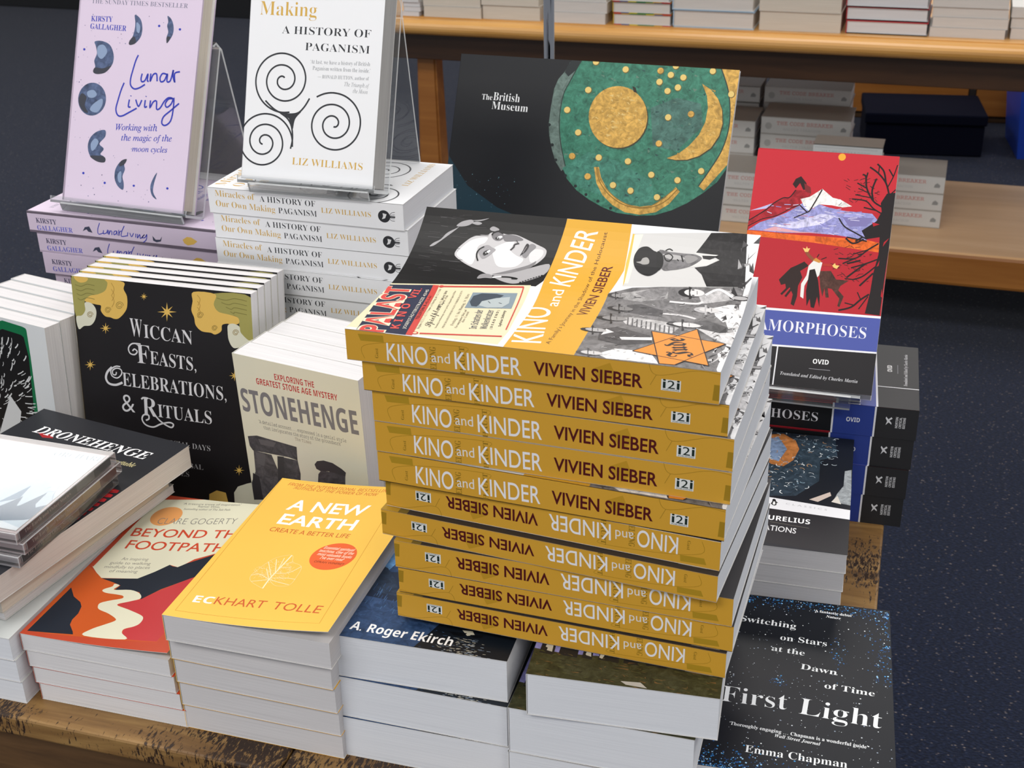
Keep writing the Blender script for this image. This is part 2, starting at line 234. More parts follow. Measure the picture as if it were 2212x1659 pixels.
('d','#6d5a2c',5,(251.4,260.9),3.7,3.6),
('d','#dcc072',6,(251,261.3),3.3,3.2),
('d','#6d5a2c',5,(226.5,254.8),3.8,3.7),
('d','#dcc072',6,(226.2,255.2),3.3,3.3),
('d','#6d5a2c',5,(246.9,250.2),3.8,3.7),
('d','#dcc072',6,(246.6,250.6),3.3,3.3),
('d','#6d5a2c',5,(236.5,245.9),3.7,3.6),
('d','#dcc072',6,(236.1,246.3),3.3,3.2),
('d','#6d5a2c',5,(150.4,241.5),3.9,3.7),
('d','#dcc072',6,(150,241.9),3.5,3.3),
('d','#6d5a2c',5,(129.8,218.8),3.9,3.7),
('d','#dcc072',6,(129.4,219.2),3.5,3.3),
('d','#6d5a2c',5,(145.2,195.7),3.9,3.7),
('d','#dcc072',6,(144.8,196.1),3.4,3.3),
('d','#6d5a2c',5,(141.8,170.1),3.9,3.7),
('d','~#c79d4c',6,(141.4,170.5),3.5,3.3),
('d','#6d5a2c',5,(171.4,170.9),3.9,3.7),
('d','#dcc072',6,(171.1,171.3),3.4,3.3),
('d','#6d5a2c',5,(203.8,169.5),3.8,3.7),
('d','#dcc072',6,(203.4,169.9),3.4,3.2),
('d','#6d5a2c',5,(240.8,218.6),3.7,3.7),
('d','#dcc072',6,(240.4,219),3.3,3.3),
('d','#6d5a2c',5,(264.4,223.7),3.7,3.6),
('d','~#c79d4c',6,(264,224.1),3.3,3.2),
('d','#6d5a2c',5,(234.4,190.7),3.8,3.6),
('d','~#c79d4c',6,(234.1,191.1),3.3,3.2),
('d','#6d5a2c',5,(161.9,150),3.9,3.7),
('d','~#c79d4c',6,(161.5,150.4),3.5,3.3),
('d','#6d5a2c',5,(190.9,143.1),3.8,3.7),
('d','#dcc072',6,(190.5,143.5),3.4,3.3),
('d','#6d5a2c',5,(210.6,138.9),3.8,3.7),
('d','#dcc072',6,(210.3,139.3),3.3,3.3),
('d','#6d5a2c',5,(230.7,157.5),3.8,3.6),
('d','#dcc072',6,(230.4,157.9),3.3,3.2),
('d','#6d5a2c',5,(259.3,154.3),3.8,3.7),
('d','#dcc072',6,(259,154.6),3.3,3.2),
('d','#6d5a2c',5,(240,134.6),3.7,3.6),
('d','#dcc072',6,(239.6,135),3.3,3.2),
('d','#6d5a2c',5,(283,165.7),3.6,3.6),
('d','#dcc072',6,(282.6,166.1),3.2,3.2),
('d','#6d5a2c',5,(281.4,269.3),3.6,3.6),
('d','#dcc072',6,(281,269.7),3.2,3.2),
('d','#6d5a2c',5,(155,271.7),3.9,3.7),
('d','#dcc072',6,(154.6,272.1),3.4,3.3),
('d','#6d5a2c',5,(241.8,272.3),3.8,3.6),
('d','#dcc072',6,(241.5,272.7),3.3,3.2),
('d','#6d5a2c',5,(303.7,246.8),3.6,3.6),
('d','#dcc072',6,(303.3,247.2),3.2,3.2),
('s','#22302c',5,.9,[(138.8,273),(134,262.6),(128.5,249.3),(123.4,236.1),(121.8,218.7),(122.9,201.5),(127.2,182.4),(135.4,159.2)]),
('p','#16323f',1,[(.3,97.1),(-0.7,160.6),(26.6,128.6),(63.9,108.1),(97.6,97.7),(25.9,92.6)]),
],
'meta':[
('p','#bb2632',1,[(-3.3,228.4),(134.8,230.3),(133.7,173.4),(65.1,172.8),(-1.4,164.1)]),
('p','~#d8601e',2,[(.1,146.6),(49.7,145.8),(108,146.7),(134.1,142.5),(134.2,134.4),(62.9,139.5),(-0.1,141.6)]),
('p','~#8f8fc4',3,[(.8,147),(10.8,155.3),(25,161.7),(34.3,166.7),(42.5,172.7),(53.3,182),(60.6,178.3),(72.8,175.1),(85.7,173),(112.9,172.1),(119.4,165.3),(107.4,152.9),(111,146),(82.7,148.7),(57.3,148.7),(33.9,146.7),(13.9,147.1)]),
('p','~#e8e6e2',4,[(45.9,181.4),(54,184.1),(64.8,192.9),(75.5,184.8),(82.5,183.7),(93.9,177.8),(85.3,176.1),(75.4,177.4),(63.7,177.5),(59.2,174),(54.7,170.5),(50.4,173.3)]),
('p','#b5b4dc',4,[(20.3,175.1),(10.9,170.7),(-0.1,166.1),(15,169.4)]),
('p','~#c9c6e6',4,[(18.2,152.7),(42.4,157.9),(66.7,168.3),(80.5,167.3),(68,157.9),(45.1,151.8)]),
('p','#7a74a8',4,[(86.4,166.8),(115.3,168.1),(108.6,159.2),(93.3,158)]),
('p','#d8a0a8',4,[(13.8,147.6),(25.2,152.2),(49.4,149),(74.8,150.1),(49.5,148)]),
('p','~#981a26',4,[(-2.1,154.2),(20.5,174.1),(29.6,181.2),(35.4,182.2),(40.4,190),(48.3,190),(54.6,187.4),(54,184.1),(45.4,181.4),(46.7,175.1),(38.7,171.3),(24.9,162.8),(5.7,155.9),(-1.8,147.9)]),
('p','#2a1618',5,[(36.7,195.5),(39,201),(43.7,204),(49.4,197.6),(50.7,191.3),(47.3,190.5),(43.5,197.1),(40.2,191.5)]),
('p','#7a2226',5,[(47.4,197.4),(53.8,193.6),(55.1,187.4),(49.4,189.1)]),
('s','#201014',5,1,[(40.4,190),(35.4,182.2),(29.6,181.2),(21.3,175.2),(15.2,168.3),(-1.2,155.3)]),
('s','#201014',5,1.2,[(46.2,175.1),(50.6,171.2),(54.8,169.4),(59.5,179.3),(64.8,192.4)]),
('s','#201014',5,.8,[(-0.6,150.1),(12.4,158.6),(24.9,162.8),(37.8,171.2),(46.1,176.1)]),
('s','#201014',5,1,[(41.9,162.1),(54.8,169.4)]),
('p','#1c1618',6,[(124,192.7),(132.5,194.4),(133,171.6),(132.2,153),(131.4,134.4),(130.8,113.9),(130.3,75.4),(117,76),(119.5,96.6),(120.2,115),(122.9,133.7),(122.1,150),(110,146.9),(105.2,154.8),(117.5,165.2),(121.2,174.8),(119.4,183)]),
('s','#1c1618',6,1.6,[(121.7,179),(112.5,184.5),(105.3,196.5),(103.1,207.9),(99.9,209.8)]),
('s','#1c1618',6,1.6,[(112.5,184.5),(110.3,194.8),(112.9,206.5)]),
('s','#1c1618',6,1.3,[(105.3,196.5),(96.1,201.1)]),
('s','#1c1618',6,1,[(106.7,192.4),(97.6,195.9)]),
('s','#1c1618',6,1,[(110.2,187.5),(95.5,189.5)]),
('s','#1c1618',6,1.3,[(121.4,172.8),(113.3,177.3),(105.8,184),(93.1,185.1)]),
('s','#1c1618',6,1.3,[(116.4,175.5),(104.6,177.6)]),
('s','#1c1618',6,1.6,[(126,191.8),(121.9,203),(114.2,211.9),(105.8,217.6)]),
('s','#1c1618',6,1,[(123.5,197.9),(127.9,209.7),(130.5,221.4)]),
('s','#1c1618',6,1.6,[(121.9,203),(118.8,214.3),(112.2,221.2)]),
('s','#1c1618',6,1,[(127.8,193),(134.6,200.8)]),
('s','#1c1618',6,1,[(114.2,211.9),(114.3,220.3)]),
('s','#1c1618',6,1.3,[(127.9,209.7),(123.3,216.7)]),
('s','#1c1618',6,1.3,[(103.4,204.8),(104.5,212.2)]),
('s','#1c1618',6,1.3,[(110.9,147),(99.7,152.3),(89.4,157.6),(83.2,165.5)]),
('s','#1c1618',6,1.3,[(111.1,145),(92.5,147.5)]),
('s','#1c1618',6,1.3,[(121.8,143.8),(113,136.9),(102.5,127.7),(87.3,126.3)]),
('s','#1c1618',6,1,[(113,136.9),(100.2,131.6)]),
('s','#1c1618',6,1.3,[(102.5,127.7),(91.7,121.6)]),
('s','#1c1618',6,1.3,[(122.5,128.5),(112.6,123.5),(99.8,118.2)]),
('s','#1c1618',6,1.6,[(112.6,123.5),(103.9,115.5),(97,108.7)]),
('s','#1c1618',6,1.3,[(121.4,121.2),(111.1,111.1),(103,107.2)]),
('s','#1c1618',6,1.6,[(120.2,115),(109.3,101.7)]),
('s','#1c1618',6,1,[(103,107.2),(95.2,107.5)]),
('s','#1c1618',6,1.6,[(107.5,126.1),(95.5,121.9)]),
('s','#1c1618',6,1.6,[(118.7,94.5),(111.8,88.7),(104.1,80.8),(93.1,76.6)]),
('s','#1c1618',6,1,[(111.8,88.7),(108.1,95.5)]),
('s','#1c1618',6,1,[(105.7,83),(97.9,84.3)]),
('s','#1c1618',6,1,[(118,92.3),(110.9,79.5)]),
('s','#1c1618',6,1.6,[(108.1,146.8),(99,141.9),(91.7,146.4)]),
('s','#1c1618',6,1.6,[(106.9,148.7),(100.7,144.1)]),
('p','#ae1c28',7,[(126.4,145.3),(130.7,149.8),(125.9,141.1)]),
('p','#ae1c28',7,[(122.4,121.3),(124.5,127.7),(124.2,122.5)]),
('p','#ae1c28',7,[(113.8,163.8),(120.7,162.3),(115.2,159.8)]),
('p','#ae1c28',7,[(129.4,100.6),(131.4,91.6),(129.3,93.5)]),
('d','#eba233',5,(79.2,225.7),3.5,3.6),
('p','#2a1a18',5,[(35.6,100.8),(45,113.1),(51.4,116.9),(56.8,120.5),(61.2,116.7),(54.1,110.9),(56.8,104.9),(53.9,96.4),(54.2,86.1),(52.4,76.7),(49.3,78.4),(50.1,87.7),(46.3,94.6),(43.7,91.3),(42,97.3),(38.2,95.9)]),
('s','#2a1a18',5,2,[(39.4,86.7),(47,96.7)]),
('s','#2a1a18',5,2,[(43.5,85),(50,96)]),
('p','~#4a2c24',5,[(71.4,112.5),(82,113.5),(87.7,105.8),(99.3,105.8),(92.3,100.1),(90.8,95.8),(96.3,90.2),(93.7,79.8),(91.7,80.6),(92.7,87.8),(85,96.3),(81.1,96.9),(83.1,87.9),(80.2,87.6),(78.2,96.6),(77.2,88.3),(74.2,97.3)]),
('p','#e2e0dc',6,[(61.2,116.7),(65.4,122.3),(73.4,120.9),(71.9,108.4),(68.6,104),(66.5,113.1),(62.7,104.4),(59.7,96.9),(60.2,84.6),(57.1,86.4),(56.5,98.7),(60.4,107.3)]),
('p','#1e1414',6,[(62.6,112.7),(67.3,114.2),(71.6,103.2),(74.8,88.1),(75.6,77.9),(72.5,87.9),(70.9,76.5),(67.9,77.2),(66,85.2),(64,77.8),(61.8,92)]),
('s','#8a4a30',6,3,[(65.4,122.3),(59.9,127),(56.6,131.9)]),
('p','#e8c070',7,[(53.7,133.7),(56.8,132.9),(57.4,135.6),(58.4,133.3),(60.6,133.8),(59.1,130),(56.2,129.8)]),
('s','#b03028',6,2.5,[(73.6,118.9),(82.3,119.2)]),
('p','#e8c070',7,[(82.6,118.7),(84.9,121.5),(85.7,119.5),(89.1,119.3),(87,116),(84.5,116.8)]),
('p','#c98a3c',7,[(64.4,122.2),(67,125),(72.3,121.9),(70.5,120.2)]),
('s','#2a1a18',7,.8,[(67.9,125.6),(69.5,128.9)]),
('s','#2a1a18',7,.8,[(72,123.9),(76.6,126.4)]),
('p','#e6e6ea',8,[(-1,72.3),(138,74.8),(138,72.6),(-1,70.1)]),
('p','#4a56a0',7,[(-1,71),(138,73.6),(138,40),(-1,36.5)]),
('p','#e6e6ea',8,[(-1,37.2),(138,41),(138,39.4),(-1,35.4)]),
('p','#1e1c1f',7,[(-1,36),(138,39.6),(138,-1),(-1,-1)]),
('t','#e4e4ec',9,'SR','METAMORPHOSES',-8.7,50.7,129.2,10.7,.6,0),
('t','#f0f0f0',9,'SaB','OVID',76.1,24,14.3,4.4,1.3,0),
('s','#9a9aa0',9,.4,[(73.2,18.9),(92.5,19.1)]),
('t','#dcdce0',9,'SBI','Translated and Edited by Charles Martin',48,10.3,69.9,3.1,-0.2,-0.01),
('p','#e6e6ea',9,[(42,-1),(43.2,-1),(43.2,37),(42,37)]),
],
'norsp':[
('p','#16171a',1,[(0,0),(161,0),(161,30.4),(0,30.4)]),
('p','#b01c2c',2,[(0,29.3),(160,29.3),(160,30),(0,30)]),
('p','#b01c2c',2,[(0,.4),(160,.4),(160,1.2),(0,1.2)]),
('p','#e4e4e8',2,[(160,0),(161.6,0),(161.6,30.4),(160,30.4)]),
('p','#2c3f8c',1,[(161.6,0),(197,0),(197,30.4),(161.6,30.4)]),
('p','#e4e4e8',2,[(197,0),(198.6,0),(198.6,30.4),(197,30.4)]),
('p','#2b2b2d',1,[(198.6,0),(235,0),(235,30.4),(198.6,30.4)]),
('t','#dcdce0',2,'SR','METAMORPHOSES',30,9.5,118,9,0,0),
('t','#e8e8ec',2,'SaB','OVID',173,13,12,4.4,0,0),
('t','#d8d8da',2,'SaB','NORTON',218,11,11,2.2,90,0),
('t','#d8d8da',2,'SaB','CRITICAL',221.2,11,11,2.2,90,0),
('t','#d8d8da',2,'SaB','EDITIONS',224.4,11,11,2.2,90,0),
('p','#d8d8da',2,[(207.5,13),(210,16),(212.5,14),(212.5,15.5),(210.5,18),(213,20),(212,21.5),(209.5,19),(207.5,21.5),(207,20),(208.6,17)]),
],
'wic':[
('t','#d2d2d6',2,'SB','W',57.5,178.1,12.8,17.3,-1.7,-0.008),
('t','#d2d2d6',2,'SB','ICCAN',71.6,177.8,49.7,12.9,-1.6,-0.008),
('t','#d2d2d6',2,'SB','F',62.5,152.4,13.4,18.1,.2,-0.008),
('t','#d2d2d6',2,'SB','EASTS,',75.9,152.7,47.3,13,-2,-0.008),
('t','#d2d2d6',2,'SB','ELEBRATIONS,',44.8,128,107.4,13.3,-1.2,-0.008),
('t','#d2d2d6',2,'SB','&',41.8,102,13.7,17.6,.8,-0.008),
('t','#d2d2d6',2,'SB','R',63.4,100.9,15.6,18.3,-2.2,-0.008),
('t','#d2d2d6',2,'SB','ITUALS',79.7,101,55.9,12.8,-0.4,-0.008),
('s','#d2d2d6',2,1.2,[(39.1,140.8),(38.1,138),(35.2,138.1),(35.2,141.8),(39.5,144.6),(44.2,143.6),(44.3,139.2),(39.4,134.9),(33.9,136.5),(33.4,142.4),(38.9,146.4),(43.7,146.5)]),
('s','#d2d2d6',2,2.2,[(34.8,145.1),(29.4,139.7),(27.2,133.4),(29.9,128.5),(37.1,127.8),(44.6,131)]),
('s','#d2d2d6',2,1.3,[(67.4,171.2),(58.7,170.7),(54.3,166.1),(55.4,161.1),(60.1,160.2),(63.1,163.4),(60.6,165.6),(58.3,163.6)]),
('s','#d2d2d6',2,1.5,[(73.6,107.5),(79.2,99.1),(86.7,94),(92.9,92.1),(95.1,95.4),(90.9,96.8),(82,94.2),(73.6,90.1),(65.7,91.3),(62.2,96.2),(64.2,101),(69.1,101.6),(69.5,97.9),(66.2,95.9)]),
('s','#d2d2d6',2,1.6,[(63.2,116.7),(65.8,118.5),(70.5,118.4)]),
('t','#a8a8ac',2,'SR','SABBATS, SPECIAL DAYS',43.1,73.8,89,5.3,-0.3,0),
('t','#a8a8ac',2,'SR','RITUALS, HERBAL',52.6,53.4,70.8,5,-0.2,0),
('t','#a8a8ac',2,'SR','REMEDIES',68,43.5,39.9,5.1,.5,0),
('q','#9c9654',1,[(1.6,230.9),(36.2,229.9),(38.2,226.5),(35.1,219.1),(26.8,214.7),(18.6,212.5),(12.4,206.9),(12,198.1),(7.7,192.6),(1.5,190.5)]),
('q','#d9b35c',2,[(36.2,229.9),(55.1,228.8),(54.5,222.4),(57.4,215.5),(56.5,205.5),(52.8,199.3),(46.7,193.7),(41.9,192.8),(38.1,193.8),(32.6,194.4),(28.6,199.1),(29.1,204.2),(24.1,204.8),(12.4,206.9),(18.6,212.5),(26.8,214.7),(35.1,219.1),(38.2,226.5)]),
('q','#d3d2bf',2,[(12.3,205.4),(19.4,205.4),(23.6,199.3),(21.8,190.4),(16.4,184),(9,182.5),(3,179),(1.5,190.5),(7.7,192.6),(12,198.1)]),
('q','#d9b35c',2,[(3.8,229.7),(17.3,229.5),(16.1,225.9),(10.4,224.2),(5.7,225.6)]),
('q','#9c9654',1,[(146.8,227),(184.5,225.8),(183.1,188),(177.8,186.7),(170.7,193),(169.6,198.5),(168.6,206.9),(159.8,208.8),(149.4,210.5),(145.4,217.1)]),
('q','#d9b35c',2,[(125.8,226.4),(147.5,226.4),(145.4,217.1),(149.4,210.5),(159.8,208.8),(168.6,206.9),(169,201.3),(160.7,199.7),(157.7,200.1),(152.4,198.2),(151.2,192.4),(145,188.6),(140.5,189.8),(131.5,190.3),(125.8,195.4),(124.8,202.4),(122.5,209.2),(124.4,217.8)]),
('q','#d3d2bf',2,[(158.4,198.8),(163.8,200.7),(169.6,198.5),(170.7,193),(177.8,186.7),(182.3,187.5),(181.7,177.2),(169.9,178.8),(162.3,177.9),(158.2,184.6),(157.6,193)]),
('s','#8a7436',3,.5,[(36.9,200.6),(36.8,200.1),(36.4,199.6),(35.7,199.4),(35,199.6),(34.6,200.2),(34.7,201),(35.3,201.8),(36.4,202.2),(37.4,202),(38.1,201.3),(38.1,200.1),(37.3,199),(36,198.3),(34.5,198.4),(33.5,199.3),(33.3,200.7),(34.2,202.2),(35.7,203.2),(37.6,203.3),(39,202.4),(39.4,200.8)]),
('s','#8a7436',3,.5,[(49.8,206.2),(49.7,205.6),(49.1,205),(48.2,204.7),(47.3,204.9),(46.8,205.7),(47,206.8),(47.8,207.7),(49.1,208.2),(50.5,208),(51.3,207),(51.3,205.6),(50.3,204.2),(48.6,203.3),(46.8,203.4),(45.5,204.5),(45.3,206.3),(46.3,208.2),(48.3,209.5),(50.6,209.6),(52.4,208.5),(53,206.4)]),
('s','#8a7436',3,.5,[(131.9,205.2),(131.8,204.7),(131.4,204.2),(130.6,203.9),(129.9,204.1),(129.5,204.8),(129.6,205.7),(130.2,206.5),(131.3,206.9),(132.4,206.7),(133.1,205.9),(133.1,204.7),(132.3,203.5),(131,202.8),(129.5,202.9),(128.4,203.8),(128.2,205.3),(129,206.9),(130.6,208),(132.5,208.1),(134,207.1),(134.5,205.4)]),
('s','#8a7436',3,.5,[(145.4,194.6),(145.3,194.1),(144.9,193.7),(144.3,193.5),(143.7,193.7),(143.3,194.2),(143.4,195),(144,195.7),(144.8,196),(145.8,195.9),(146.4,195.2),(146.4,194.1),(145.7,193.2),(144.6,192.6),(143.3,192.6),(142.4,193.4),(142.3,194.7),(142.9,196),(144.3,196.9),(145.8,197),(147.1,196.2),(147.5,194.7)]),
('s','#8a7436',3,.5,[(17.5,194.3),(17.4,193.8),(17,193.3),(16.3,193.1),(15.6,193.3),(15.2,193.9),(15.3,194.7),(16,195.5),(17,195.9),(18.1,195.8),(18.7,195),(18.7,193.8),(17.9,192.7),(16.6,192),(15.1,192.1),(14.1,193),(13.9,194.4),(14.8,195.9),(16.4,196.9),(18.2,197),(19.6,196.1),(20.1,194.5)]),
('s','#8a7436',3,.5,[(166.3,192.6),(166.2,192),(165.8,191.6),(165.1,191.4),(164.5,191.6),(164.1,192.1),(164.2,193),(164.8,193.7),(165.7,194.1),(166.7,193.9),(167.4,193.2),(167.4,192.1),(166.7,191),(165.5,190.3),(164.1,190.4),(163.1,191.2),(162.9,192.6),(163.6,194.1),(165.1,195.1),(166.8,195.2),(168.2,194.3),(168.7,192.7)]),
('s','#746e38',2,.5,[(3.7,221.8),(10,220.7),(16.6,223.3),(24.4,222.6)]),
('s','#746e38',2,.5,[(148.8,223),(157.6,221.8),(166.7,224.1),(178.4,222.9)]),
('s','#746e38',2,.5,[(4.2,217.6),(9.5,216.4),(16.1,219),(24,218.3)]),
('s','#746e38',2,.5,[(153,219.3),(160.1,217.9),(166.4,219.9),(178.2,218.7)]),
('s','#746e38',2,.5,[(4.7,213.3),(9,212),(15.7,214.7),(23.5,214)]),
('s','#746e38',2,.5,[(157.2,215.5),(162.5,213.9),(166.2,215.7),(177.9,214.5)]),
('s','#746e38',2,.5,[(5.2,209),(8.5,207.6),(15.2,210.3),(23.1,209.6)]),
('s','#746e38',2,.5,[(161.5,211.7),(164.9,210),(165.9,211.5),(177.7,210.3)]),
('s','#a8843c',3,.5,[(42.2,226.9),(44.7,221.4),(41.8,215.5)]),
('s','#a8843c',3,.5,[(129.4,223.9),(132.1,220),(129.4,214.1)]),
('s','#a8843c',3,.5,[(41.6,221.1),(44.2,215.7),(41.2,209.7)]),
('s','#a8843c',3,.5,[(129,218.3),(131.7,214.4),(129,208.5)]),
('s','#a8843c',3,.5,[(41,215.4),(43.6,209.9),(40.6,203.9)]),
('s','#a8843c',3,.5,[(128.5,212.6),(131.3,208.7),(128.6,202.8)]),
('p','#d9b35c',2,[(98.2,214.1),(98.6,207.2),(103.7,210.9),(99.8,206.1),(107.4,206),(99.7,204.4),(102.8,200.3),(98.2,203),(96.7,195.8),(96.4,202.8),(91.3,199.1),(95.2,203.9),(87.6,204),(95.3,205.6),(92.2,209.7),(96.7,207)]),
('p','#d9b35c',2,[(75.3,221),(75.4,218.1),(77.5,219.6),(75.9,217.7),(79,217.6),(75.9,217),(77.1,215.3),(75.3,216.4),(74.6,213.5),(74.5,216.4),(72.4,214.9),(74,216.8),(70.9,216.9),(74.1,217.5),(72.8,219.2),(74.7,218.1)]),
('p','#d9b35c',2,[(32.4,188.3),(32.6,184.1),(35.7,186.3),(33.3,183.4),(38,183.4),(33.2,182.3),(35.1,179.8),(32.3,181.5),(31.3,177.1),(31.2,181.4),(28,179.1),(30.4,182),(25.7,182.1),(30.5,183.1),(28.6,185.6),(31.4,183.9)]),
('p','#d9b35c',2,[(12.1,150.5),(12.3,146.2),(15.5,148.5),(13,145.5),(17.8,145.5),(12.9,144.4),(14.8,141.9),(12,143.6),(10.9,139),(10.8,143.4),(7.6,141.1),(10.1,144.1),(5.3,144.1),(10.2,145.2),(8.3,147.7),(11.1,146)]),
('p','#d9b35c',2,[(162.2,156.9),(162.5,152.6),(165.4,154.9),(163.2,152),(167.7,152),(163.2,151),(165,148.5),(162.3,150.1),(161.5,145.8),(161.2,150),(158.3,147.7),(160.5,150.7),(156.1,150.7),(160.6,151.7),(158.7,154.1),(161.4,152.5)]),
('p','#d9b35c',2,[(161.1,63.6),(161.3,59.4),(164.2,61.7),(162,58.7),(166.3,58.8),(162,57.7),(163.8,55.3),(161.2,56.9),(160.4,52.5),(160.1,56.7),(157.2,54.4),(159.4,57.3),(155.1,57.3),(159.5,58.4),(157.6,60.8),(160.3,59.2)]),
('p','#d3d2bf',2,[(154.1,34.4),(158.4,41.2),(168,45.6),(175.9,48.3),(176.2,25.3),(154.1,22)]),
('p','#d9b35c',2,[(127.8,29),(136,34.1),(145.4,33.1),(147.8,21),(127,17.9)]),
],
'sto':[
('t','#b3252b',1,'SaB','EXPLORING THE',42.7,180.5,40.7,5.8,1.3,-0.005),
('t','#b3252b',1,'SaB','GREATEST STONE AGE MYSTERY',22.3,172.2,83.6,5.9,1.2,-0.005),
('t','#77767a',1,'SaB','STONEHENGE',3.2,141.8,120.9,22.4,1.7,.004),
('t','#55555a',1,'TT','‘A detailed account . . . expressed in a genial style',18.7,132.8,91.4,3.2,1.2,0),
('t','#55555a',1,'TT','that invigorates the story of the groundwork’',23.1,127.7,81.5,3.2,1.7,0),
('t','#8a7a6a',1,'TT','The Times',56.1,124.2,16.8,2.9,.6,0),
('p','~#454449',1,[(3.8,116),(14.1,119),(56.5,117.5),(55.7,103.6),(46.6,104.6),(7.3,102.2),(4.4,106.2)]),
('p','~#4e4c50',1,[(8,102.4),(27.6,102.6),(32.9,86.6),(28.4,55.7),(-1.4,47.7),(-0.9,64.4),(6.6,80)]),
('p','#38373b',1,[(33.9,102.8),(41,103.9),(37.1,58),(28.4,55.7)]),
('p','~#454449',1,[(40.9,103.2),(55.7,103.6),(57.1,90.1),(53.1,62.3),(37.1,58)]),
('p','#302f33',2,[(3.4,77.8),(10.1,75.5),(10.6,50.9),(-2.2,47.5)]),
('p','#5c5a5e',2,[(9.9,100.9),(21.1,101),(17.7,88.2),(10.8,89.1)]),
('p','#5c5a5e',2,[(15.1,116),(34.6,116.7),(31,111.3),(17,110.5)]),
('p','#3a393d',1,[(73.6,104.1),(76.8,108.2),(83.8,110.6),(93.1,110.3),(101.9,106.7),(106.1,103.9),(105,99.7),(97,99),(87.9,100.6),(79.6,98.5),(75.1,99.9)]),
('p','~#454449',1,[(79.7,99.1),(90.6,100.6),(105,100),(102.2,75.4),(71.6,67.2),(76.5,95)]),
],
'lef':[
('p','#0d6b42',1,[(70.2,187.1),(96.1,185.8),(100.2,184.8),(101,182.9),(101.6,156.5),(100,20),(20,20),(20,170)]),
('p','#111214',2,[(68.5,178.3),(92.9,177.1),(96.1,175.3),(99.1,156),(92,28),(28,28),(28,158)]),
('p','#c9ccce',4,[(40,60),(66,110),(78,96),(64,50)]),
],
'dro':[
('t','#f0f0f2',3,'SBI','DRONEHENGE',23.3,200.9,128.9,12.1,.9,.004),
('p','#a02024',1,[(28.8,202.4),(44.9,203.2),(50.5,199.3),(40.4,196.3)]),
('t','#d9cf9a',3,'SBI','Impossible but Unforgettable',71.4,185.1,80.7,6.8,2,-0.01),
],
'bey':[
('p','#b5442a',1,[(0,0),(127,0),(127,211),(0,211)]),
('p','#c05420',2,[(4,4.1),(111.7,11.2),(111.6,23.2),(118.2,56.8),(96.3,96.6),(66.8,110.3),(20.5,80.7),(-1.7,95.2),(-2.1,62.7)]),
('p','#d6d4bd',3,[(4.8,93.3),(3.3,202.1),(75.5,218.2),(99.1,220),(106.9,139.2),(83,120.6),(79.1,113.2),(74.9,107.5),(66.4,109.5),(59.3,97.8),(50.4,86.2),(20.5,80.7),(12.1,86.7),(2.7,94.8)]),
('p','#1c2430',4,[(20.8,80.3),(50.4,86.2),(59.3,97.8),(66.4,109.5),(70.1,107.9),(74.9,107.5),(79.1,113.2),(106.9,139.2),(118.8,116.3),(94.3,94.1),(77.6,75.8),(68.7,60.2),(62.6,68.9),(53.4,70.6),(40.4,67.9),(41.8,74.6),(33.8,77.2)]),
('p','#b8383c',4,[(53.5,50.4),(61.7,56.8),(68.7,60.2),(77.9,75.1),(94.3,94.1),(119.5,114.9),(150.9,54.9),(111.6,23.2),(111.4,11.8),(85.1,10.5),(78.7,16.8),(77,21.6),(82.8,26.5),(84.1,35.9),(79.7,41.8),(66.4,46.1)]),
('q','#d6d4bd',5,[(35.8,75.5),(41,74.5),(39.8,68.2),(53.4,70.6),(63.4,67.6),(67.9,61.5),(62,56.5),(53.7,50.2),(66.4,46.1),(80.1,41.2),(84.6,37.3),(85.4,30.8),(82.8,26.5),(77.1,22.3),(78.3,17.3),(85.1,10.5),(50.6,8.8),(51.2,16.7),(58.5,24.6),(63.8,30.3),(62.7,33.4),(53.5,38.2),(43.4,41.5),(39.9,44.9),(39.2,49.5),(45.3,54.3),(53,58.6),(51.9,61.9),(45.5,62.7),(36.3,62.8),(31.6,64.6),(31.6,67.4),(36.1,72)]),
('p','#1c2430',5,[(4,4.1),(4.2,62.9),(13.3,52.5),(22.7,47.1),(27.1,42),(29.9,33.1),(29.8,25.1),(31.8,19),(39.2,11.5),(41.4,8.4)]),
('d','#dc9a5c',4,(24,178.2),13.3,15.5),
('t','#7d7a74',5,'R','CLARE GOGERTY',21.6,165.1,70.5,9.5,10.2,-0.012),
('t','#c0452a',5,'R','BEYOND THE',9.5,142.5,102.2,12.4,8.5,.008),
('t','#c0452a',5,'R','FOOTPATH',15.2,124.1,87.6,12.6,6.9,.008),
('t','#85827a',5,'R','An inspiring',22.2,107.7,22.9,4.1,9.5,0),
('t','#85827a',5,'R','guide to walking',15.8,100.2,34.7,4,10.2,0),
('t','#85827a',5,'R','mindfully to places',14.6,93.9,38.5,4,10.4,0),
('t','#85827a',5,'R','of meaning',21.8,89.4,23.9,4,9.8,0),
('t','#6e6c66',5,'R','‘A treasure trove of inspiration’',28.3,199.3,53.5,3.1,8.1,0),
('t','#6e6c66',5,'R','Raynor Winn,',43.9,197.7,20.3,3.1,7.4,0),
('t','#6e6c66',5,'R','bestselling author of The Salt Path',33.6,191.3,42.3,3.1,8.3,0),
],
'earth':[
('s','#c98a2e',1,.4,[(6.8,7.1),(.4,195.7),(108.5,196.3),(118.3,9.2),(6.8,7.1)]),
('t','#c2582a',1,'SaI','FROM THE INTERNATIONAL BESTSELLING',9.4,188,91.3,4.5,.9,0),
('t','#c2582a',1,'SaI','AUTHOR OF THE POWER OF NOW',16.3,183.6,75.1,4.4,-0.5,0),
('t','#f6f4ee',1,'R','A NEW',24.5,152.4,68.4,15.1,-0.1,.02),
('t','#f6f4ee',1,'R','EARTH',26.5,131.1,65.4,14.5,-0.7,.02),
('t','#c2582a',1,'R','CREATE A BETTER LIFE',25.4,119.4,67.9,5.8,-0.6,0),
('d','#dc6030',1,(92.2,92.7),17.9,18.4),
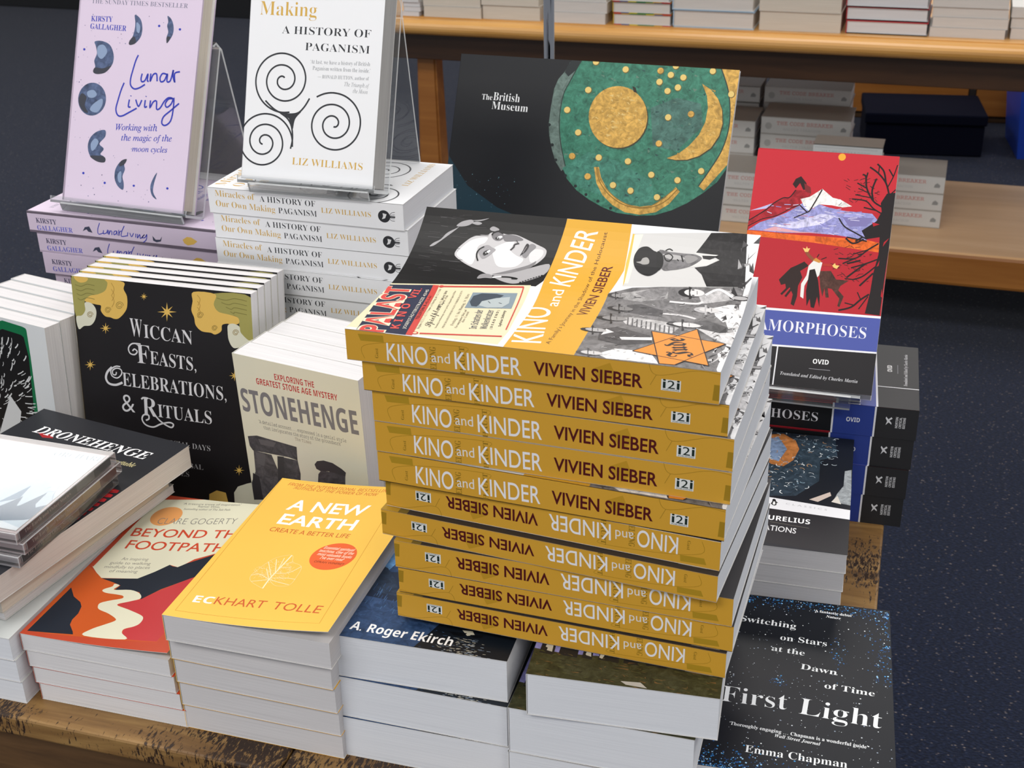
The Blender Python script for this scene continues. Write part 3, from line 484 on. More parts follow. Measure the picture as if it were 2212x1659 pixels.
('t','#f3dcc8',2,'SaI','Essential spiritual',79.9,102.4,25.7,3.5,-4.1,.006),
('t','#f3dcc8',2,'SaI','teaching. One of the',78,97.8,29,3.5,-3.7,.006),
('t','#f3dcc8',2,'SaI','most valuable books',78.4,93.3,29.1,3.4,-4.6,.006),
('t','#f3dcc8',2,'SaI','I’ve ever read’',82.7,88.6,19.9,3.4,-4.7,.006),
('t','#6a2a16',2,'R','OPRAH WINFREY',80.1,83.4,25.4,2.7,-4.1,0),
('s','#f2e3bd',2,1,[(56.8,45.1),(56.4,56.9),(57.4,69.6),(59.3,90.2)]),
('s','#f2e3bd',2,.5,[(56.4,56.9),(47.9,69.8)]),
('s','#f2e3bd',2,.5,[(56.4,56.9),(45.7,62.2),(40.4,59.4)]),
('s','#f2e3bd',2,.5,[(56.4,56.9),(44.1,52.1)]),
('s','#f2e3bd',2,.5,[(56.4,60.5),(45.3,78.5)]),
('s','#f2e3bd',2,.5,[(57,66),(49.8,83)]),
('s','#f2e3bd',2,.5,[(57.4,69.6),(55.2,85.8)]),
('s','#f2e3bd',2,.5,[(56.4,56.9),(64.6,54.7),(74.3,52.6)]),
('s','#f2e3bd',2,.5,[(57.2,58.8),(68.3,60.5),(76.2,59.9)]),
('s','#f2e3bd',2,.5,[(57.4,65.1),(67.2,67.5),(73.4,76.5)]),
('s','#f2e3bd',2,.5,[(57.8,73.3),(66,74.6)]),
('s','#f2e3bd',2,.5,[(58.3,77),(63.9,81.6)]),
('s','#efd9a0',2,.3,[(56.8,45.1),(44.1,52.1),(40.4,59.4),(42.4,68.8),(44.7,77.5),(49.6,85.8),(59.3,90.2),(64.1,81.6),(73.4,76.5),(75.7,63.3),(74.6,51.8),(64.5,50.3),(56.4,56.9)]),
('t','#f8f4ea',2,'SaB','EC',13.5,19.1,15.2,8.1,4.3,0),  # reflection on the first two letters, painted as white lettering
('t','#c2582a',1,'R','KHART',29.8,20.3,39,9,2.6,0),
('t','#c2582a',1,'R','TOLLE',74.5,22.1,38.1,8.9,-2,0),
],
'ek':[
('p','~#2c4468',1,[(0,0),(127,0),(127,198),(0,198)]),
('p','#141a22',2,[(60,-1),(128,-1),(128,60),(90,50),(70,30)]),
('p','#1f2c42',2,[(0,50),(60,45),(128,60),(128,100),(0,80)]),
('p','~#5f8fc0',2,[(3.8,120.5),(-0.5,104.7),(.8,72.6),(4.3,87.4),(11.4,80.2),(15.1,95.2),(9.1,112.3)]),
('p','~#24344a',3,[(-5.8,54.9),(5,57.5),(16.1,55.3),(29.8,53.7),(24.2,69.4),(10.7,86.4),(3.4,89.8),(.7,68.8)]),
('p','#d8d0b8',4,[(87.7,26),(95,26.7),(97.5,22.9),(92.7,20.6)]),
('p','#0e1014',5,[(78.4,22.7),(83.8,22.9),(91.8,23.7),(90.3,19.6),(83.7,18.9)]),
('p','#0e1014',5,[(94.3,22.1),(103.9,24.4),(103,20.5),(97.1,19.5)]),
('t','#f2f2f2',6,'SaB','A. Roger Ekirch',9.5,9,75.6,9.4,-1.6,0),
],
'ston':[
('p','~#8684bc',1,[(0,0),(127,0),(127,205),(0,205)]),
('p','~#35351f',2,[(0,-1),(127,-1),(127,27),(100,24),(60,29),(20,26),(0,28)]),
('p','#1c1c1e',3,[(4,24),(14,23),(13,62),(5,66)]),
('p','#1c1c1e',3,[(17,24),(30,23),(29,62),(18,66)]),
('p','#1c1c1e',3,[(33,24),(40,23),(39,62),(34,66)]),
('p','#1c1c1e',3,[(44,24),(58,23),(57,62),(45,66)]),
('p','#1c1c1e',3,[(61,24),(72,23),(71,62),(62,66)]),
('p','#1c1c1e',3,[(76,24),(90,23),(89,62),(77,66)]),
('p','#1c1c1e',3,[(94,24),(104,23),(103,62),(95,66)]),
('p','#1c1c1e',3,[(107,24),(122,23),(121,62),(108,66)]),
('p','#a8a49c',4,[(62,5),(75,6),(80,1),(66,2)]),
],
'light':[
('t','#eceef0',3,'SB','Switching',19.4,168.3,43.2,7.1,-2.8,-0.006),
('t','#eceef0',3,'SB','on Stars',51.2,149.9,35.1,6.8,-1.6,-0.006),
('t','#eceef0',3,'SB','at the',45.4,135.4,24.7,6.3,-3.5,-0.006),
('t','#eceef0',3,'SB','Dawn',67.6,117.5,26.6,6.4,-4.5,-0.006),
('t','#eceef0',3,'SB','of Time',85.4,98.7,35.6,6.4,-3.6,-0.006),
('t','#eceef0',3,'SB','First',13.1,69.3,46.7,17.6,-0.7,-0.012),
('t','#eceef0',3,'SB','Light',68,66.6,57.4,17.9,-4.6,-0.012),
('t','#eceef0',3,'SB','‘A fantastic debut’',75.7,191.8,29.7,3.2,-2.2,0),
('t','#eceef0',3,'SBI','Nature',84.9,186.2,11.4,3.1,-3.8,0),
('t','#eceef0',3,'SB','‘Thoroughly engaging … Chapman is a wonderful guide’',21,45,94.8,3.4,-3.4,0),
('t','#eceef0',3,'SBI','Wall Street Journal',52.9,38.6,31.1,3.2,-4.8,0),
('t','#eceef0',3,'SB','Emma Chapman',33.7,19.2,68.4,7.2,-1.5,-0.008),
],
'med':[
('p','#171b22',1,[(0,0),(125,0),(125,193),(0,193)]),
('p','~#2c3a46',2,[(49,198.7),(83.2,203.8),(108,192.4),(111.4,158.2),(97,148.2),(97.7,111.1),(79.9,82),(53.8,76.1),(48,143.9)]),
('p','~#b0703c',3,[(49.9,186.7),(61.9,190.5),(73.6,179.9),(77.8,164.4),(73.8,143),(66.2,130.1),(55.4,132.1),(48.4,139.5)]),
('p','~#6f82a0',4,[(51.6,179.8),(57.9,183.6),(67.2,162),(61.4,137.9),(52.4,142.7)]),
('p','~#9aa0a4',3,[(118.6,133.1),(124.2,136.5),(125.4,76.2),(110.3,78.8),(113.8,93.8),(118.4,107.3)]),
('p','#c8b8ae',4,[(91.2,78.5),(107.7,94.5),(108.9,88.6),(98.4,76.1)]),
('p','#d6d0c8',4,[(109.3,78.6),(113.9,89.8),(117.4,76.4)]),
('p','#e6e6ea',5,[(39.3,76.9),(125.1,68.6),(125.2,53.6),(41.1,58)]),
('p','#1f1f22',5,[(41.1,58),(125.2,53.6),(124.9,0),(46.2,5.5)]),
('t','#f0f0f2',6,'SaB','MARCUS AURELIUS',17.8,39.4,76.1,7.3,-0.2,0),
('t','#e4e4e6',6,'R','MEDITATIONS',37.5,24,46.2,7.8,-1.6,.006),
('s','#7a7468',6,.4,[(62.1,36.3),(93.7,33.1)]),
('t','#b8b8bc',6,'R','C L A S S I C S',72.6,66.2,33.9,2.7,-4.4,0),
('p','#1a1a1c',6,[(61.4,72.1),(62.7,73.2),(64.1,71.9),(64.5,69.4),(66.5,67.2),(65.2,66.9),(65.2,63.5),(64,62.2),(62.5,62.5),(61.4,63.6),(60.5,65),(61.4,68.1)]),
('p','#f0f0f0',7,[(62.5,68.9),(63.7,68.6),(64.3,64.7),(63.2,63.2),(62,64.8)]),
],
'kinosp':[
('t','#e6e4e6',2,'R','KINO',27.9,2.7,27.7,12.5,-0.4,.004),
('t','#e0dcd8',2,'SaR','and',58.2,5.5,12.4,7,1.4,0),
('t','#e6e4e6',2,'R','KINDER',73.8,2.6,43.5,12,1.1,.004),
('t','#4e1216',2,'R','VIVIEN SIEBER',125.1,5.6,68.2,8.7,-0.3,.018),
('p','#dcdedc',2,[(204.6,12.9),(216.4,12.8),(216.3,5.4),(204.5,5.4)]),
('t','#1c2a24',3,'SaB','i2i',205.5,7,10.2,5.6,-0.6,.004),
('t','#4a5450',3,'SaB','PUBLISHING',205.6,5.6,10,.9,.7,0),
('p','#9c7a1e',1,[(236.1,13.1),(240.8,13),(240.4,2.4),(235.4,2.6),(235.9,9.1)]),
('p','#a98622',1,[(8.7,19.3),(26,20),(26.4,15.2),(10.4,14.7)]),
('s','#a07c1c',1,.3,[(12.3,2.2),(12.3,11.4),(39.4,16.7),(79.7,18.6),(80.9,14.9)]),
('t','#8a6c1c',1,'SB','Gast',21.8,3.4,7.1,2.1,88.3,0),
('t','#8a6c1c',1,'SB','DELLING',61.4,-2.9,19.2,4.1,90.5,0),
('t','#8a6c1c',1,'SB','HAUPT',80.4,-0.5,19.1,3.4,90.3,0),
('p','#b88c26',1,[(162,14.1),(173.1,19.5),(176.9,10.7),(169.6,4.3)]),
('s','#9c7820',1,.3,[(196.3,25.1),(201.4,15.1),(225.2,20.8),(240.1,20.1)]),
('s','#9c7820',1,.3,[(197.9,8),(201.4,15.1)]),
],
'kino':[
('p','#d8d8da',1,[(0,0),(157,0),(157,239.5),(0,239.5)]),
('p','#cf9c30',2,[(156.8,136.3),(99.6,137),(55.3,133.7),(-2.9,133.8),(-10.9,87.1),(24.8,89.2),(92.1,90.5),(118.9,85.7),(158,88.4)]),
('p','#0d0c0d',3,[(160,239.5),(160,134.5),(153.2,134.5),(100.3,137.2),(92.9,140.7),(92.8,148.5),(85.2,195.6),(76.5,241.6),(76.5,239.5)]),
('q','#b9b7b9',4,[(117.8,206.7),(123.4,207.1),(129,204.6),(135.3,200),(138.3,194.5),(139,188.3),(140.9,186.7),(142.6,181.4),(140.9,175.6),(141.1,167.8),(137.9,158.7),(134.5,150.5),(131.5,144.1),(127.8,142.6),(123.1,143.5),(117.1,147),(112.1,151.7),(107.3,158.5),(104.2,165.3),(100.7,174.5),(104.9,184.6),(107.8,191.7),(112.1,199.4)]),
('q','#a19fa1',4,[(100.2,172.8),(105.8,163.2),(111.7,151.6),(118.3,138.1),(107.1,138.7),(95.1,152.9),(93.7,160.6),(97.2,169.8)]),
('q','#d6d5d6',5,[(119.3,205.9),(126.5,203.8),(132.9,199.3),(136.1,192.8),(136.6,187.7),(132.1,188.5),(127.8,192.6),(116.9,191.4),(110,192.4),(114.2,200.1)]),
('q','#d6d5d6',5,[(127.8,181),(135.3,171.5),(135.7,167.5),(128,168.5),(123.3,163.1),(120,157),(112.2,161),(110.6,172.3),(118.6,178.3)]),
('q','#d0cfd0',5,[(129.8,153.4),(130.6,146.4),(126.9,144.5),(120.6,146.9),(117.9,151.3),(124.4,154.1)]),
('q','#6f6d70',5,[(140.2,176.5),(140.5,167.7),(137.5,161.7),(135.8,166.5),(134.9,174.6)]),
('q','#817f82',5,[(125.1,159.4),(134.5,155.7),(132.6,151.1),(127.1,153.8),(121.5,155.9)]),
('q','#7a787a',5,[(101.5,174.7),(108,163.9),(114.9,152.5),(119.8,147.7),(113.1,149.9),(105,163)]),
('q','#959396',6,[(124.6,191.6),(128.1,190),(130.2,185.9),(128.4,182.2),(126.7,179.1),(123.2,180.7),(117.8,184.4),(118.1,187.6)]),
('q','#6e6c6f',6,[(138.1,185.2),(140.6,184.5),(142.4,181.3),(141.2,177.8),(137.8,176.1),(134.8,178.7),(135.3,182.6)]),
('q','#4a484b',7,[(120.7,186.8),(123.4,187.1),(125.3,185.5),(126.3,182.9),(125,182.8),(122.4,184.2),(119.9,185)]),
('q','#e8e8ea',8,[(124,184.9),(125.9,183.3),(124.7,182.5),(122.8,183.7)]),
('d','#0d0c0d',8,(122.1,185.2),1.1,1.9),
('d','#f0f0f0',9,(122.6,185.2),.4,.6),
('q','#d8d8da',7,[(137.3,181.5),(139.1,178.8),(138,177.2),(136.2,179.7)]),
('d','#0d0c0d',8,(136.6,180.7),1.1,1.5),
('d','#f0f0f0',9,(136.8,180.4),.4,.6),
('s','#0d0c0d',8,1,[(114.3,188.6),(118.4,190.7),(121.8,191.5),(125.3,190.8),(128.3,188)]),
('s','#0d0c0d',8,1.2,[(138.7,185.1),(140.8,184.6),(142.4,181.3),(141,177.5)]),
('s','#2a282b',8,1.1,[(127.3,168.6),(130.1,167),(132.7,166.7),(133.9,163.9)]),
('s','#4a484b',8,.7,[(136.4,166.6),(134.4,165)]),
('q','#242225',8,[(123.1,160.4),(127.7,159.6),(131.7,159.1),(134.3,158.2),(133.5,156.6),(130.7,156.5),(127.4,157.4),(125.2,158.9)]),
('s','#7a7476',9,.7,[(125.8,159.1),(131.8,157.8)]),
('q','#9a989b',5,[(124.3,227.7),(127.9,225.7),(131.7,221.5),(137.7,218.4),(142.5,212.3),(143.8,211),(141.3,212.5),(135.3,217.2),(129.7,221.4),(125.3,224.8)]),
('q','#9a989b',5,[(144.2,213.3),(147.9,210),(149.9,204.1),(148.7,201.6),(145.6,204),(144,208.9)]),
('q','#9a989b',5,[(147.5,202.9),(148.9,199),(147.9,195),(146.2,197.8)]),
('q','#9a989b',5,[(149.4,202.9),(150.5,196.8),(152.2,190.8),(149.6,196.5)]),
('q','#9a989b',5,[(144.3,188.2),(146.2,186),(144.4,181.3),(142.5,182.9),(142.7,186.7)]),
('q','#8a888a',6,[(95,182.9),(99.3,182.8),(101.6,179.4),(100.7,174.5),(97.1,172.9),(96.7,177.9)]),
('s','#dcdcdc',7,1.4,[(98,172.9),(100.2,167.2)]),
('s','#0d0c0d',7,1.4,[(99.8,167),(100.3,161.6),(99.4,155.7),(98.9,159.6)]),
('s','#0d0c0d',7,.9,[(95.3,153),(96.1,152)]),
('s','#0d0c0d',7,.9,[(96.6,151.4),(97.4,150.5)]),
('s','#0d0c0d',7,.9,[(97.9,149.9),(98.7,148.9)]),
('s','#0d0c0d',7,.9,[(99.1,148.3),(100,147.4)]),
('s','#0d0c0d',7,.9,[(100.4,146.8),(101.2,145.8)]),
('s','#0d0c0d',7,.9,[(101.7,145.2),(102.5,144.2)]),
('s','#0d0c0d',7,.9,[(102.9,143.6),(103.7,142.7)]),
('s','#0d0c0d',7,.9,[(104.1,142.1),(104.9,141.1)]),
('s','#0d0c0d',7,.9,[(105.3,140.5),(106.1,139.5)]),
('p','#d9cfae',4,[(77.4,242.1),(93.8,144.2),(22.4,137.7),(2.5,138.1),(3.5,238.2),(-0.6,240.7)]),
('p','#23283f',5,[(75.4,241.3),(81.2,210.1),(.8,198.4),(.5,231.8)]),
('p','#c0443c',6,[(81.2,210.1),(81.5,205.9),(1.3,194.2),(1.1,198.5)]),
('s','#c0443c',6,1.9,[(80.5,203.1),(90.5,148.4)]),
('s','#c0443c',6,1.9,[(5.3,190.6),(14.5,139.3)]),
('s','#c0443c',6,.8,[(90.7,148.4),(24.8,139.9)]),
('d','#c0443c',6,(80.4,203.8),1.7,1.8),
('d','#c0443c',6,(5.1,193.7),2.1,2.2),
('d','#d9cfae',7,(5.1,193.7),1.1,1.3),
('t','#e0d6bc',6,'SaB','PALAST',-0.1,212.9,76.4,17.3,8,.035),
('t','#c8453e',7,'SaB','PALAST',.4,213.3,75.1,16.2,8,.004),
('t','#d05048',6,'SaB','K I N O',8.5,206.1,40.7,5.6,10.4,0),
('t','#d05048',6,'SaB','VII.',57.6,214.4,16.8,5.1,3.6,0),
('t','#d0ccc0',6,'SaR','JOSEFSTÄDTERSTRASZE 43/45',9.3,201.9,65.1,2.1,7.4,.004),
('t','#3a1c20',7,'SaB','TELEFON B-45-5-61',25.5,199.4,39.3,2,8,0),
('t','#3a3632',5,'BS','Spielplan',16.4,187.6,35.3,4.3,8.8,0),
('t','#3a3632',5,'SaB','vom 11. März bis',45.7,193.2,29.7,1.7,8.4,0),
('t','#3a3632',5,'SaB','14. April 1938',47.8,192.1,20.6,1.4,6.6,0),
('t','#6a6454',5,'SR','Beginn 1/2 3, 5, 1/2 7, 9 Sonn- u. Feiertag ab 1/2 3 Uhr',11.9,193.6,65.9,1.7,7.9,0),
('t','#6a6454',5,'SR','Sonntag wochentags unser großer Jugend-Spiel-Film',15.8,183.4,61.1,1.3,7.9,0),
('t','#6a6454',5,'SR','PROGRAMMÄNDERUNGEN VORBEHALTEN',17.1,178.9,60.9,1.3,7.9,0),
('t','#6a6454',5,'SR','Freitag, 11. bis Montag, 14. März',22.5,174.5,51.9,2,7.4,0),
('t','#6a6454',5,'SR','Ein ungeahnter Blick auf',19.3,170.9,30,1.6,6.7,0),
('t','#6a6454',5,'SR','das Land',29,169.7,17.2,1.7,7,0),
('t','#4a4e58',5,'SaB','Im Schatten der',21.4,158.4,30.5,4.9,10.4,-0.01),
('t','#4a4e58',5,'SaB','Wolkenkratzer',22.8,152.1,30.5,4.6,9.3,-0.01),
('t','#3a3632',5,'SaB','( D E A D  E N D )',23.5,148.9,30.4,1.6,8.8,0),
('t','#3a3632',5,'SaB','Sylvia Sidney',28.9,144.7,25.8,1.7,10.5,0),
('p','#7d8c96',5,[(76.6,179.9),(82,150.1),(58.2,147),(51.5,177)]),
('p','#39434e',6,[(62,177.1),(71.5,177.8),(76.5,173.5),(77.9,163.6),(76.8,158.1),(70.6,160.5),(65,168.9),(55.6,170.1),(55.5,173.7)]),
('p','#a9b2b4',6,[(64.9,169.6),(71.9,161.7),(75.5,153.3),(66.1,151.1),(58.2,153.6),(55.4,162.8),(57.6,169.3)]),
('s','#2f3842',7,.5,[(65.9,165.6),(63,163.1)]),
('s','#2f3842',7,.6,[(65.2,158),(64.1,155.5)]),
('t','#f2f0ee',4,'R','KINO',11.4,113.1,55.9,18.2,9.1,.004),
('t','#f2f0ee',4,'SaR','and',69.3,118.9,22.8,7.9,3.7,0),
('t','#f2f0ee',4,'R','KINDER',96.5,117.8,53.4,14.9,-7.8,.004),
('t','#4e1a18',4,'SaR','A Family’s Journey in the Shadow of the Holocaust',11.3,107.6,138.3,2.7,-1.5,0),
('t','#5a1614',4,'R','VIVIEN SIEBER',59.8,96.9,61.9,6.6,-2.7,.014),
('p','#c6c5c4',3,[(150.3,86.5),(158.1,9.2),(114.1,3.6),(102.9,83)]),
('p','#d9b450',4,[(150.2,86.2),(149,81),(136.9,82.3),(110.9,82.6),(102.9,83),(125.2,85.8)]),
('p','#e4dfce',4,[(149.5,84.9),(150.4,79),(137,80.8),(106.7,80.2),(106.3,82.7)]),
('p','~#1c1a1c',4,[(155.6,33.1),(157.9,9.2),(114.1,3.6),(111.1,28.3),(121.9,33.6),(127.5,39.4),(129.8,31.7),(135.7,24),(139.7,31.3),(140,40.6)]),
('p','#d0cfcd',5,[(139.8,42.8),(139.6,36.5),(139.5,25.4),(136.2,31.4),(135.7,24.4),(129.8,31.7),(127.3,43),(130.6,40.7),(135.7,35.8)]),
('p','~#1c1a1c',6,[(137.9,36.1),(138.6,25.3),(135,30.5),(135.4,35)]),
('q','~#6a686a',5,[(138.6,66),(138.6,58.5),(138.4,48.1),(138.3,40.6),(135.7,35.8),(130.8,39.2),(126.8,44.4),(123.2,54),(123.3,60.7)]),
('q','#a8a6a6',6,[(136.3,62.6),(136.2,51.4),(133.5,47.1),(132.4,57.3)]),
('q','#8a8888',6,[(136.2,47.7),(136.9,41.1),(134.5,38.5),(130.2,44.3)]),
('s','#0d0c0d',7,.8,[(135.5,61.7),(131.6,59.8),(131,57),(134.4,55.5),(136.8,58.2),(135.8,61.3)]),
('s','#0d0c0d',7,.8,[(139.1,61.3),(140.7,58.9),(139.6,56.5)]),
('s','#0d0c0d',7,1,[(136.4,49.9),(131.2,47.8)]),
('s','#0d0c0d',7,.7,[(133,52.2),(131.7,50.9)]),
('q','#121114',6,[(128.2,81.2),(134.3,81.3),(139.5,79),(141.1,74.1),(138.3,69.3),(136.8,66.4),(129.8,63.5),(122.1,62.7),(118.2,64.8),(115.6,68.7),(117.5,74.3),(122,78.7)]),
('q','#0a0a0c',7,[(137.2,66.9),(136.3,63.3),(131,61.1),(124.8,61),(122,63.4)]),
('q','#9c9a98',8,[(127.2,79.1),(128.3,76.3),(131,75.4),(132,72.6),(129.4,70.5),(126.5,70.7),(125.6,73.9),(126.3,76.2)]),
('p','~#6d6b6c',2,[(93.8,90.5),(102.6,76.3),(117.7,3),(3,3),(0,2),(0,88.8),(24.8,89.2)]),
('p','~#9a9898',4,[(95.3,82),(103.5,63.2),(101.7,51.9),(94.4,51.1),(87.4,67),(87.9,78.8)]),
('d','#3a383a',5,(91.5,84.9),3,5.8),
('d','#8a8888',6,(91.8,83.2),2.5,4.9),
('p','#3a383a',7,[(96,86.6),(95.7,85.3),(91.5,85.1),(87.4,83.4),(86.7,84.4)]),
('d','#3a383a',7,(93.8,84.3),.4,.8),
('d','#3a383a',7,(89.6,83.3),.4,.7),
('s','#4a4648',7,.35,[(93.3,82.4),(90.7,81.8)]),
('p','~#484648',4,[(81.5,75.1),(84.7,66.4),(79.2,50.8),(70.1,49.6),(70.1,63.1),(71.3,72)]),
('d','#1e1c1e',5,(75.3,78.7),3.6,8.2),
('d','#767474',6,(75.8,76.7),3,7),
('p','#1e1c1e',7,[(81.5,80.9),(81.1,79.4),(75.3,78.9),(69.6,76.6),(68.5,77.8)]),
('d','#3a383a',7,(78.5,78.1),.5,1),
('d','#3a383a',7,(72.7,76.7),.5,1),
('s','#4a4648',7,.35,[(77.8,75.8),(74.3,75)]),
('p','~#b2b0b0',4,[(61.8,75.5),(65.6,67.8),(63.3,43.3),(56.5,35.7),(47,38.6),(48.8,51.4),(53.6,69.3)]),
('d','#1e1c1e',5,(59.6,80.4),3.8,9.8),
('d','#868484',6,(60.1,78.3),3.3,8.2),
('p','#1e1c1e',7,[(67.2,83),(66.7,81.4),(59.5,80.5),(52.7,77.9),(51.5,79.1)]),
('d','#3a383a',7,(63.5,79.8),.5,1.3),
('d','#3a383a',7,(56.4,78.1),.5,1.2),
('s','#4a4648',7,.35,[(62.7,77.4),(58.3,76.3)]),
('s','#5a585a',5,.9,[(64,70.3),(52.2,67.9)]),
('s','#5a585a',5,.9,[(63.3,67.2),(51.6,64.8)]),
('s','#5a585a',5,.9,[(62.5,64),(51,61.7)]),
('s','#5a585a',5,.9,[(61.8,60.9),(50.5,58.7)]),
('s','#5a585a',5,.9,[(61,57.7),(49.9,55.6)]),
('s','#5a585a',5,.9,[(60.3,54.6),(49.3,52.6)]),
('s','#5a585a',5,.9,[(59.5,51.5),(48.7,49.5)]),
('s','#5a585a',5,.9,[(58.7,48.4),(48.2,46.5)]),
('s','#5a585a',5,.9,[(58,45.3),(47.6,43.5)]),
('s','#5a585a',5,.9,[(57.2,42.2),(47,40.5)]),
('s','#5a585a',5,.9,[(56.5,39.1),(46.5,37.4)]),
('p','~#454345',4,[(41.8,83.3),(48,73.6),(40.2,50.9),(29.4,47.2),(21.4,64.4),(25.3,80.5)]),
('d','#2a282a',5,(39,87.1),3.3,8.3),
('d','#a8a6a6',6,(39.5,85.3),2.8,7),
('p','#2a282a',7,[(45.7,89.5),(45.2,88.1),(39,87.3),(33.2,85),(32.1,86)]),
('d','#3a383a',7,(42.4,86.7),.4,1.1),
('d','#3a383a',7,(36.4,85.1),.4,1.1),
('s','#4a4648',7,.35,[(41.7,84.6),(38,83.6)]),
('p','#d6d4d4',5,[(33,80.4),(42.9,79.4),(39.2,73.6),(36.7,76.5)]),
('p','#dddcdc',5,[(32.9,68.6),(37.4,48.9),(33.4,48.1),(29.2,66.3)]),
('p','~#dcdbdc',4,[(5.1,76),(15.6,67.1),(16.6,45.8),(1.4,37.2),(1.4,54.4),(.6,68.8)]),
('d','#4a484a',5,(5.3,81.1),3.3,8.1),
('d','#c2c0c0',6,(5.8,79.3),2.8,6.9),
('p','#4a484a',7,[(11.7,83.5),(11.3,82.1),(5.2,81.3),(-0.3,79),(-1.4,80)]),
('d','#3a383a',7,(8.5,80.7),.4,1),
('d','#3a383a',7,(2.7,79.2),.5,1),
('s','#4a4648',7,.35,[(7.9,78.6),(4.3,77.6)]),
('p','~#b5b3b4',4,[(100.3,31.4),(110,20.9),(108.5,9.3),(100.9,6.6),(96.7,17.2),(92.2,27.7)]),
('d','#232123',5,(102.9,37.5),4.6,8),
('d','#d2d0d0',6,(103.3,34.9),3.9,6.8),
('p','#232123',7,[(109,39.6),(108.6,37.7),(102.9,37.7),(97.2,35.5),(96.2,37.1)]),
('d','#3a383a',7,(106,36.3),.6,1),
('d','#3a383a',7,(100.3,35.2),.6,1),
('s','#4a4648',7,.35,[(105.3,33.5),(101.8,32.8)]),
('p','~#e4e3e4',4,[(88.4,20),(94,11.1),(95.8,.8),(82.7,.8),(71.5,10.7),(79.2,16.9)]),
('d','#b0aeb0',5,(84.9,24),3.9,7.9),
('d','#c8c6c6',6,(85.3,21.8),3.2,6.7),
('p','#b0aeb0',7,[(90.9,25.8),(90.5,24.2),(84.8,24.1),(79.3,22.2),(78.2,23.5)]),
('d','#3a383a',7,(87.9,23),.5,.9),
('d','#3a383a',7,(82.3,22),.5,1),
('s','#4a4648',7,.35,[(87.3,20.7),(83.8,20.1)]),
('p','~#504e50',4,[(67.1,28.7),(72.1,21.3),(65.7,7.7),(57.3,.9),(49.2,11.7),(52.6,24.6)]),
('d','#2a282a',5,(61.3,34.3),4.1,10.6),
('d','#cfcdcd',6,(61.9,32),3.5,9.1),
('p','#2a282a',7,[(69.5,36.8),(69,35),(61.2,34.5),(53.8,32.1),(52.4,33.4)]),
('d','#3a383a',7,(65.5,33.5),.5,1.3),
('d','#3a383a',7,(57.8,32.1),.6,1.3),
('s','#4a4648',7,.35,[(64.7,31),(59.9,30.1)]),
('p','~#7d7b7c',4,[(96.8,73.5),(105.3,59.2),(105.3,51.9),(91.4,53.4),(92.1,63.7)]),
('p','~#c9c7c8',4,[(59.2,25.8),(54.8,10),(59,1.2),(37.6,-0.9),(44.4,10.9)]),
('p','~#e0dfe0',4,[(24.3,6.1),(40.8,-0.4),(54,.4),(13.8,-2.2),(12.5,2.8)]),
('p','~#e8e7e8',4,[(83,12.7),(93.3,1.1),(67.8,-0.2),(62.9,5.9)]),
('d','#2e2c2e',5,(102.3,5),2.8,6.9),
('d','#a8a6a7',6,(102.3,5),2,5.2),
('s','#dcdadb',5,2.2,[(102.2,27.4),(109.2,19.4),(101.2,8)]),
('s','#d2d0d1',5,2.2,[(90.9,48.9),(91.4,31.9),(94.8,27.5)]),
('s','#cac8c9',5,2.2,[(74.8,49.9),(74.7,37.1),(72.1,28.2)]),
('p','#e2e1e2',3,[(157.9,8.6),(157,0),(3,0),(3,3),(117.6,3.6)]),
('p','#d9862e',8,[(14.6,56.1),(56.8,24.3),(6,8.1)]),
('p','#d9862e',8,[(46.2,51.2),(39.3,3.7),(2.2,27.5),(1.5,37.1)]),
('s','#2a1a10',9,.7,[(14.6,56.1),(56.8,24.3)]),
('s','#2a1a10',9,.7,[(56.8,24.3),(6,8.1)]),
('s','#2a1a10',9,.7,[(6,8.1),(14.6,56.1)]),
('s','#2a1a10',9,.7,[(46.2,51.2),(39.3,3.7)]),
('s','#2a1a10',9,.7,[(39.3,3.7),(2.2,27.5)]),
('s','#2a1a10',9,.7,[(46.2,51.2),(1.5,37.1)]),
('t','#1e1410',10,'F','Jude',14.4,21.4,28.1,13.3,16.9,.012),
],
'kinobk':[
('p','#2d2b2d',1,[(0,0),(157,0),(157,239.5),(0,239.5)]),
('p','#a8842a',2,[(0,0),(157,0),(157,13),(0,9)]),
('p','#6a5a28',2,[(0,9),(157,13),(157,20),(60,16),(0,18)]),
],
}
# ------------------------------------------------------------------ object helpers
def tag(o, label=None, cat=None, group=None, kind=None):
    if label: o['label'] = label
    if cat: o['category'] = cat
    if group: o['group'] = group
    if kind: o['kind'] = kind
    return o
def link(name, me, parent=None, label=None):
    o = bpy.data.objects.new(name, me); COL.objects.link(o)
    if parent: o.parent = parent
    if label: o['label'] = label
    return o
def empty(name, M):
    o = bpy.data.objects.new(name, None); o.empty_display_size = .03; COL.objects.link(o); o.matrix_world = Matrix.Translation((0,0,TZ)) @ M; return o
def mesh(bm, name, mats, smooth=False):
    me = bpy.data.meshes.new(name); bm.to_mesh(me); bm.free()
    for x in mats: me.materials.append(x)
    if smooth:
        for p in me.polygons: p.use_smooth = True
    return me
def bxm(bm, x0, x1, y0, y1, z0, z1, mi=0, bev=0):
    v = [bm.verts.new(c) for c in ((x0,y0,z0),(x1,y0,z0),(x1,y1,z0),(x0,y1,z0),(x0,y0,z1),(x1,y0,z1),(x1,y1,z1),(x0,y1,z1))]
    fs = [bm.faces.new([v[i] for i in q]) for q in ((0,3,2,1),(4,5,6,7),(0,1,5,4),(1,2,6,5),(2,3,7,6),(3,0,4,7))]
    for f in fs: f.material_index = mi
    if bev:
        r = bmesh.ops.bevel(bm, geom=list({e for f in fs for e in f.edges}), offset=bev, segments=2, affect='EDGES', profile=.5)
        for f in r['faces']: f.material_index = mi
    return fs
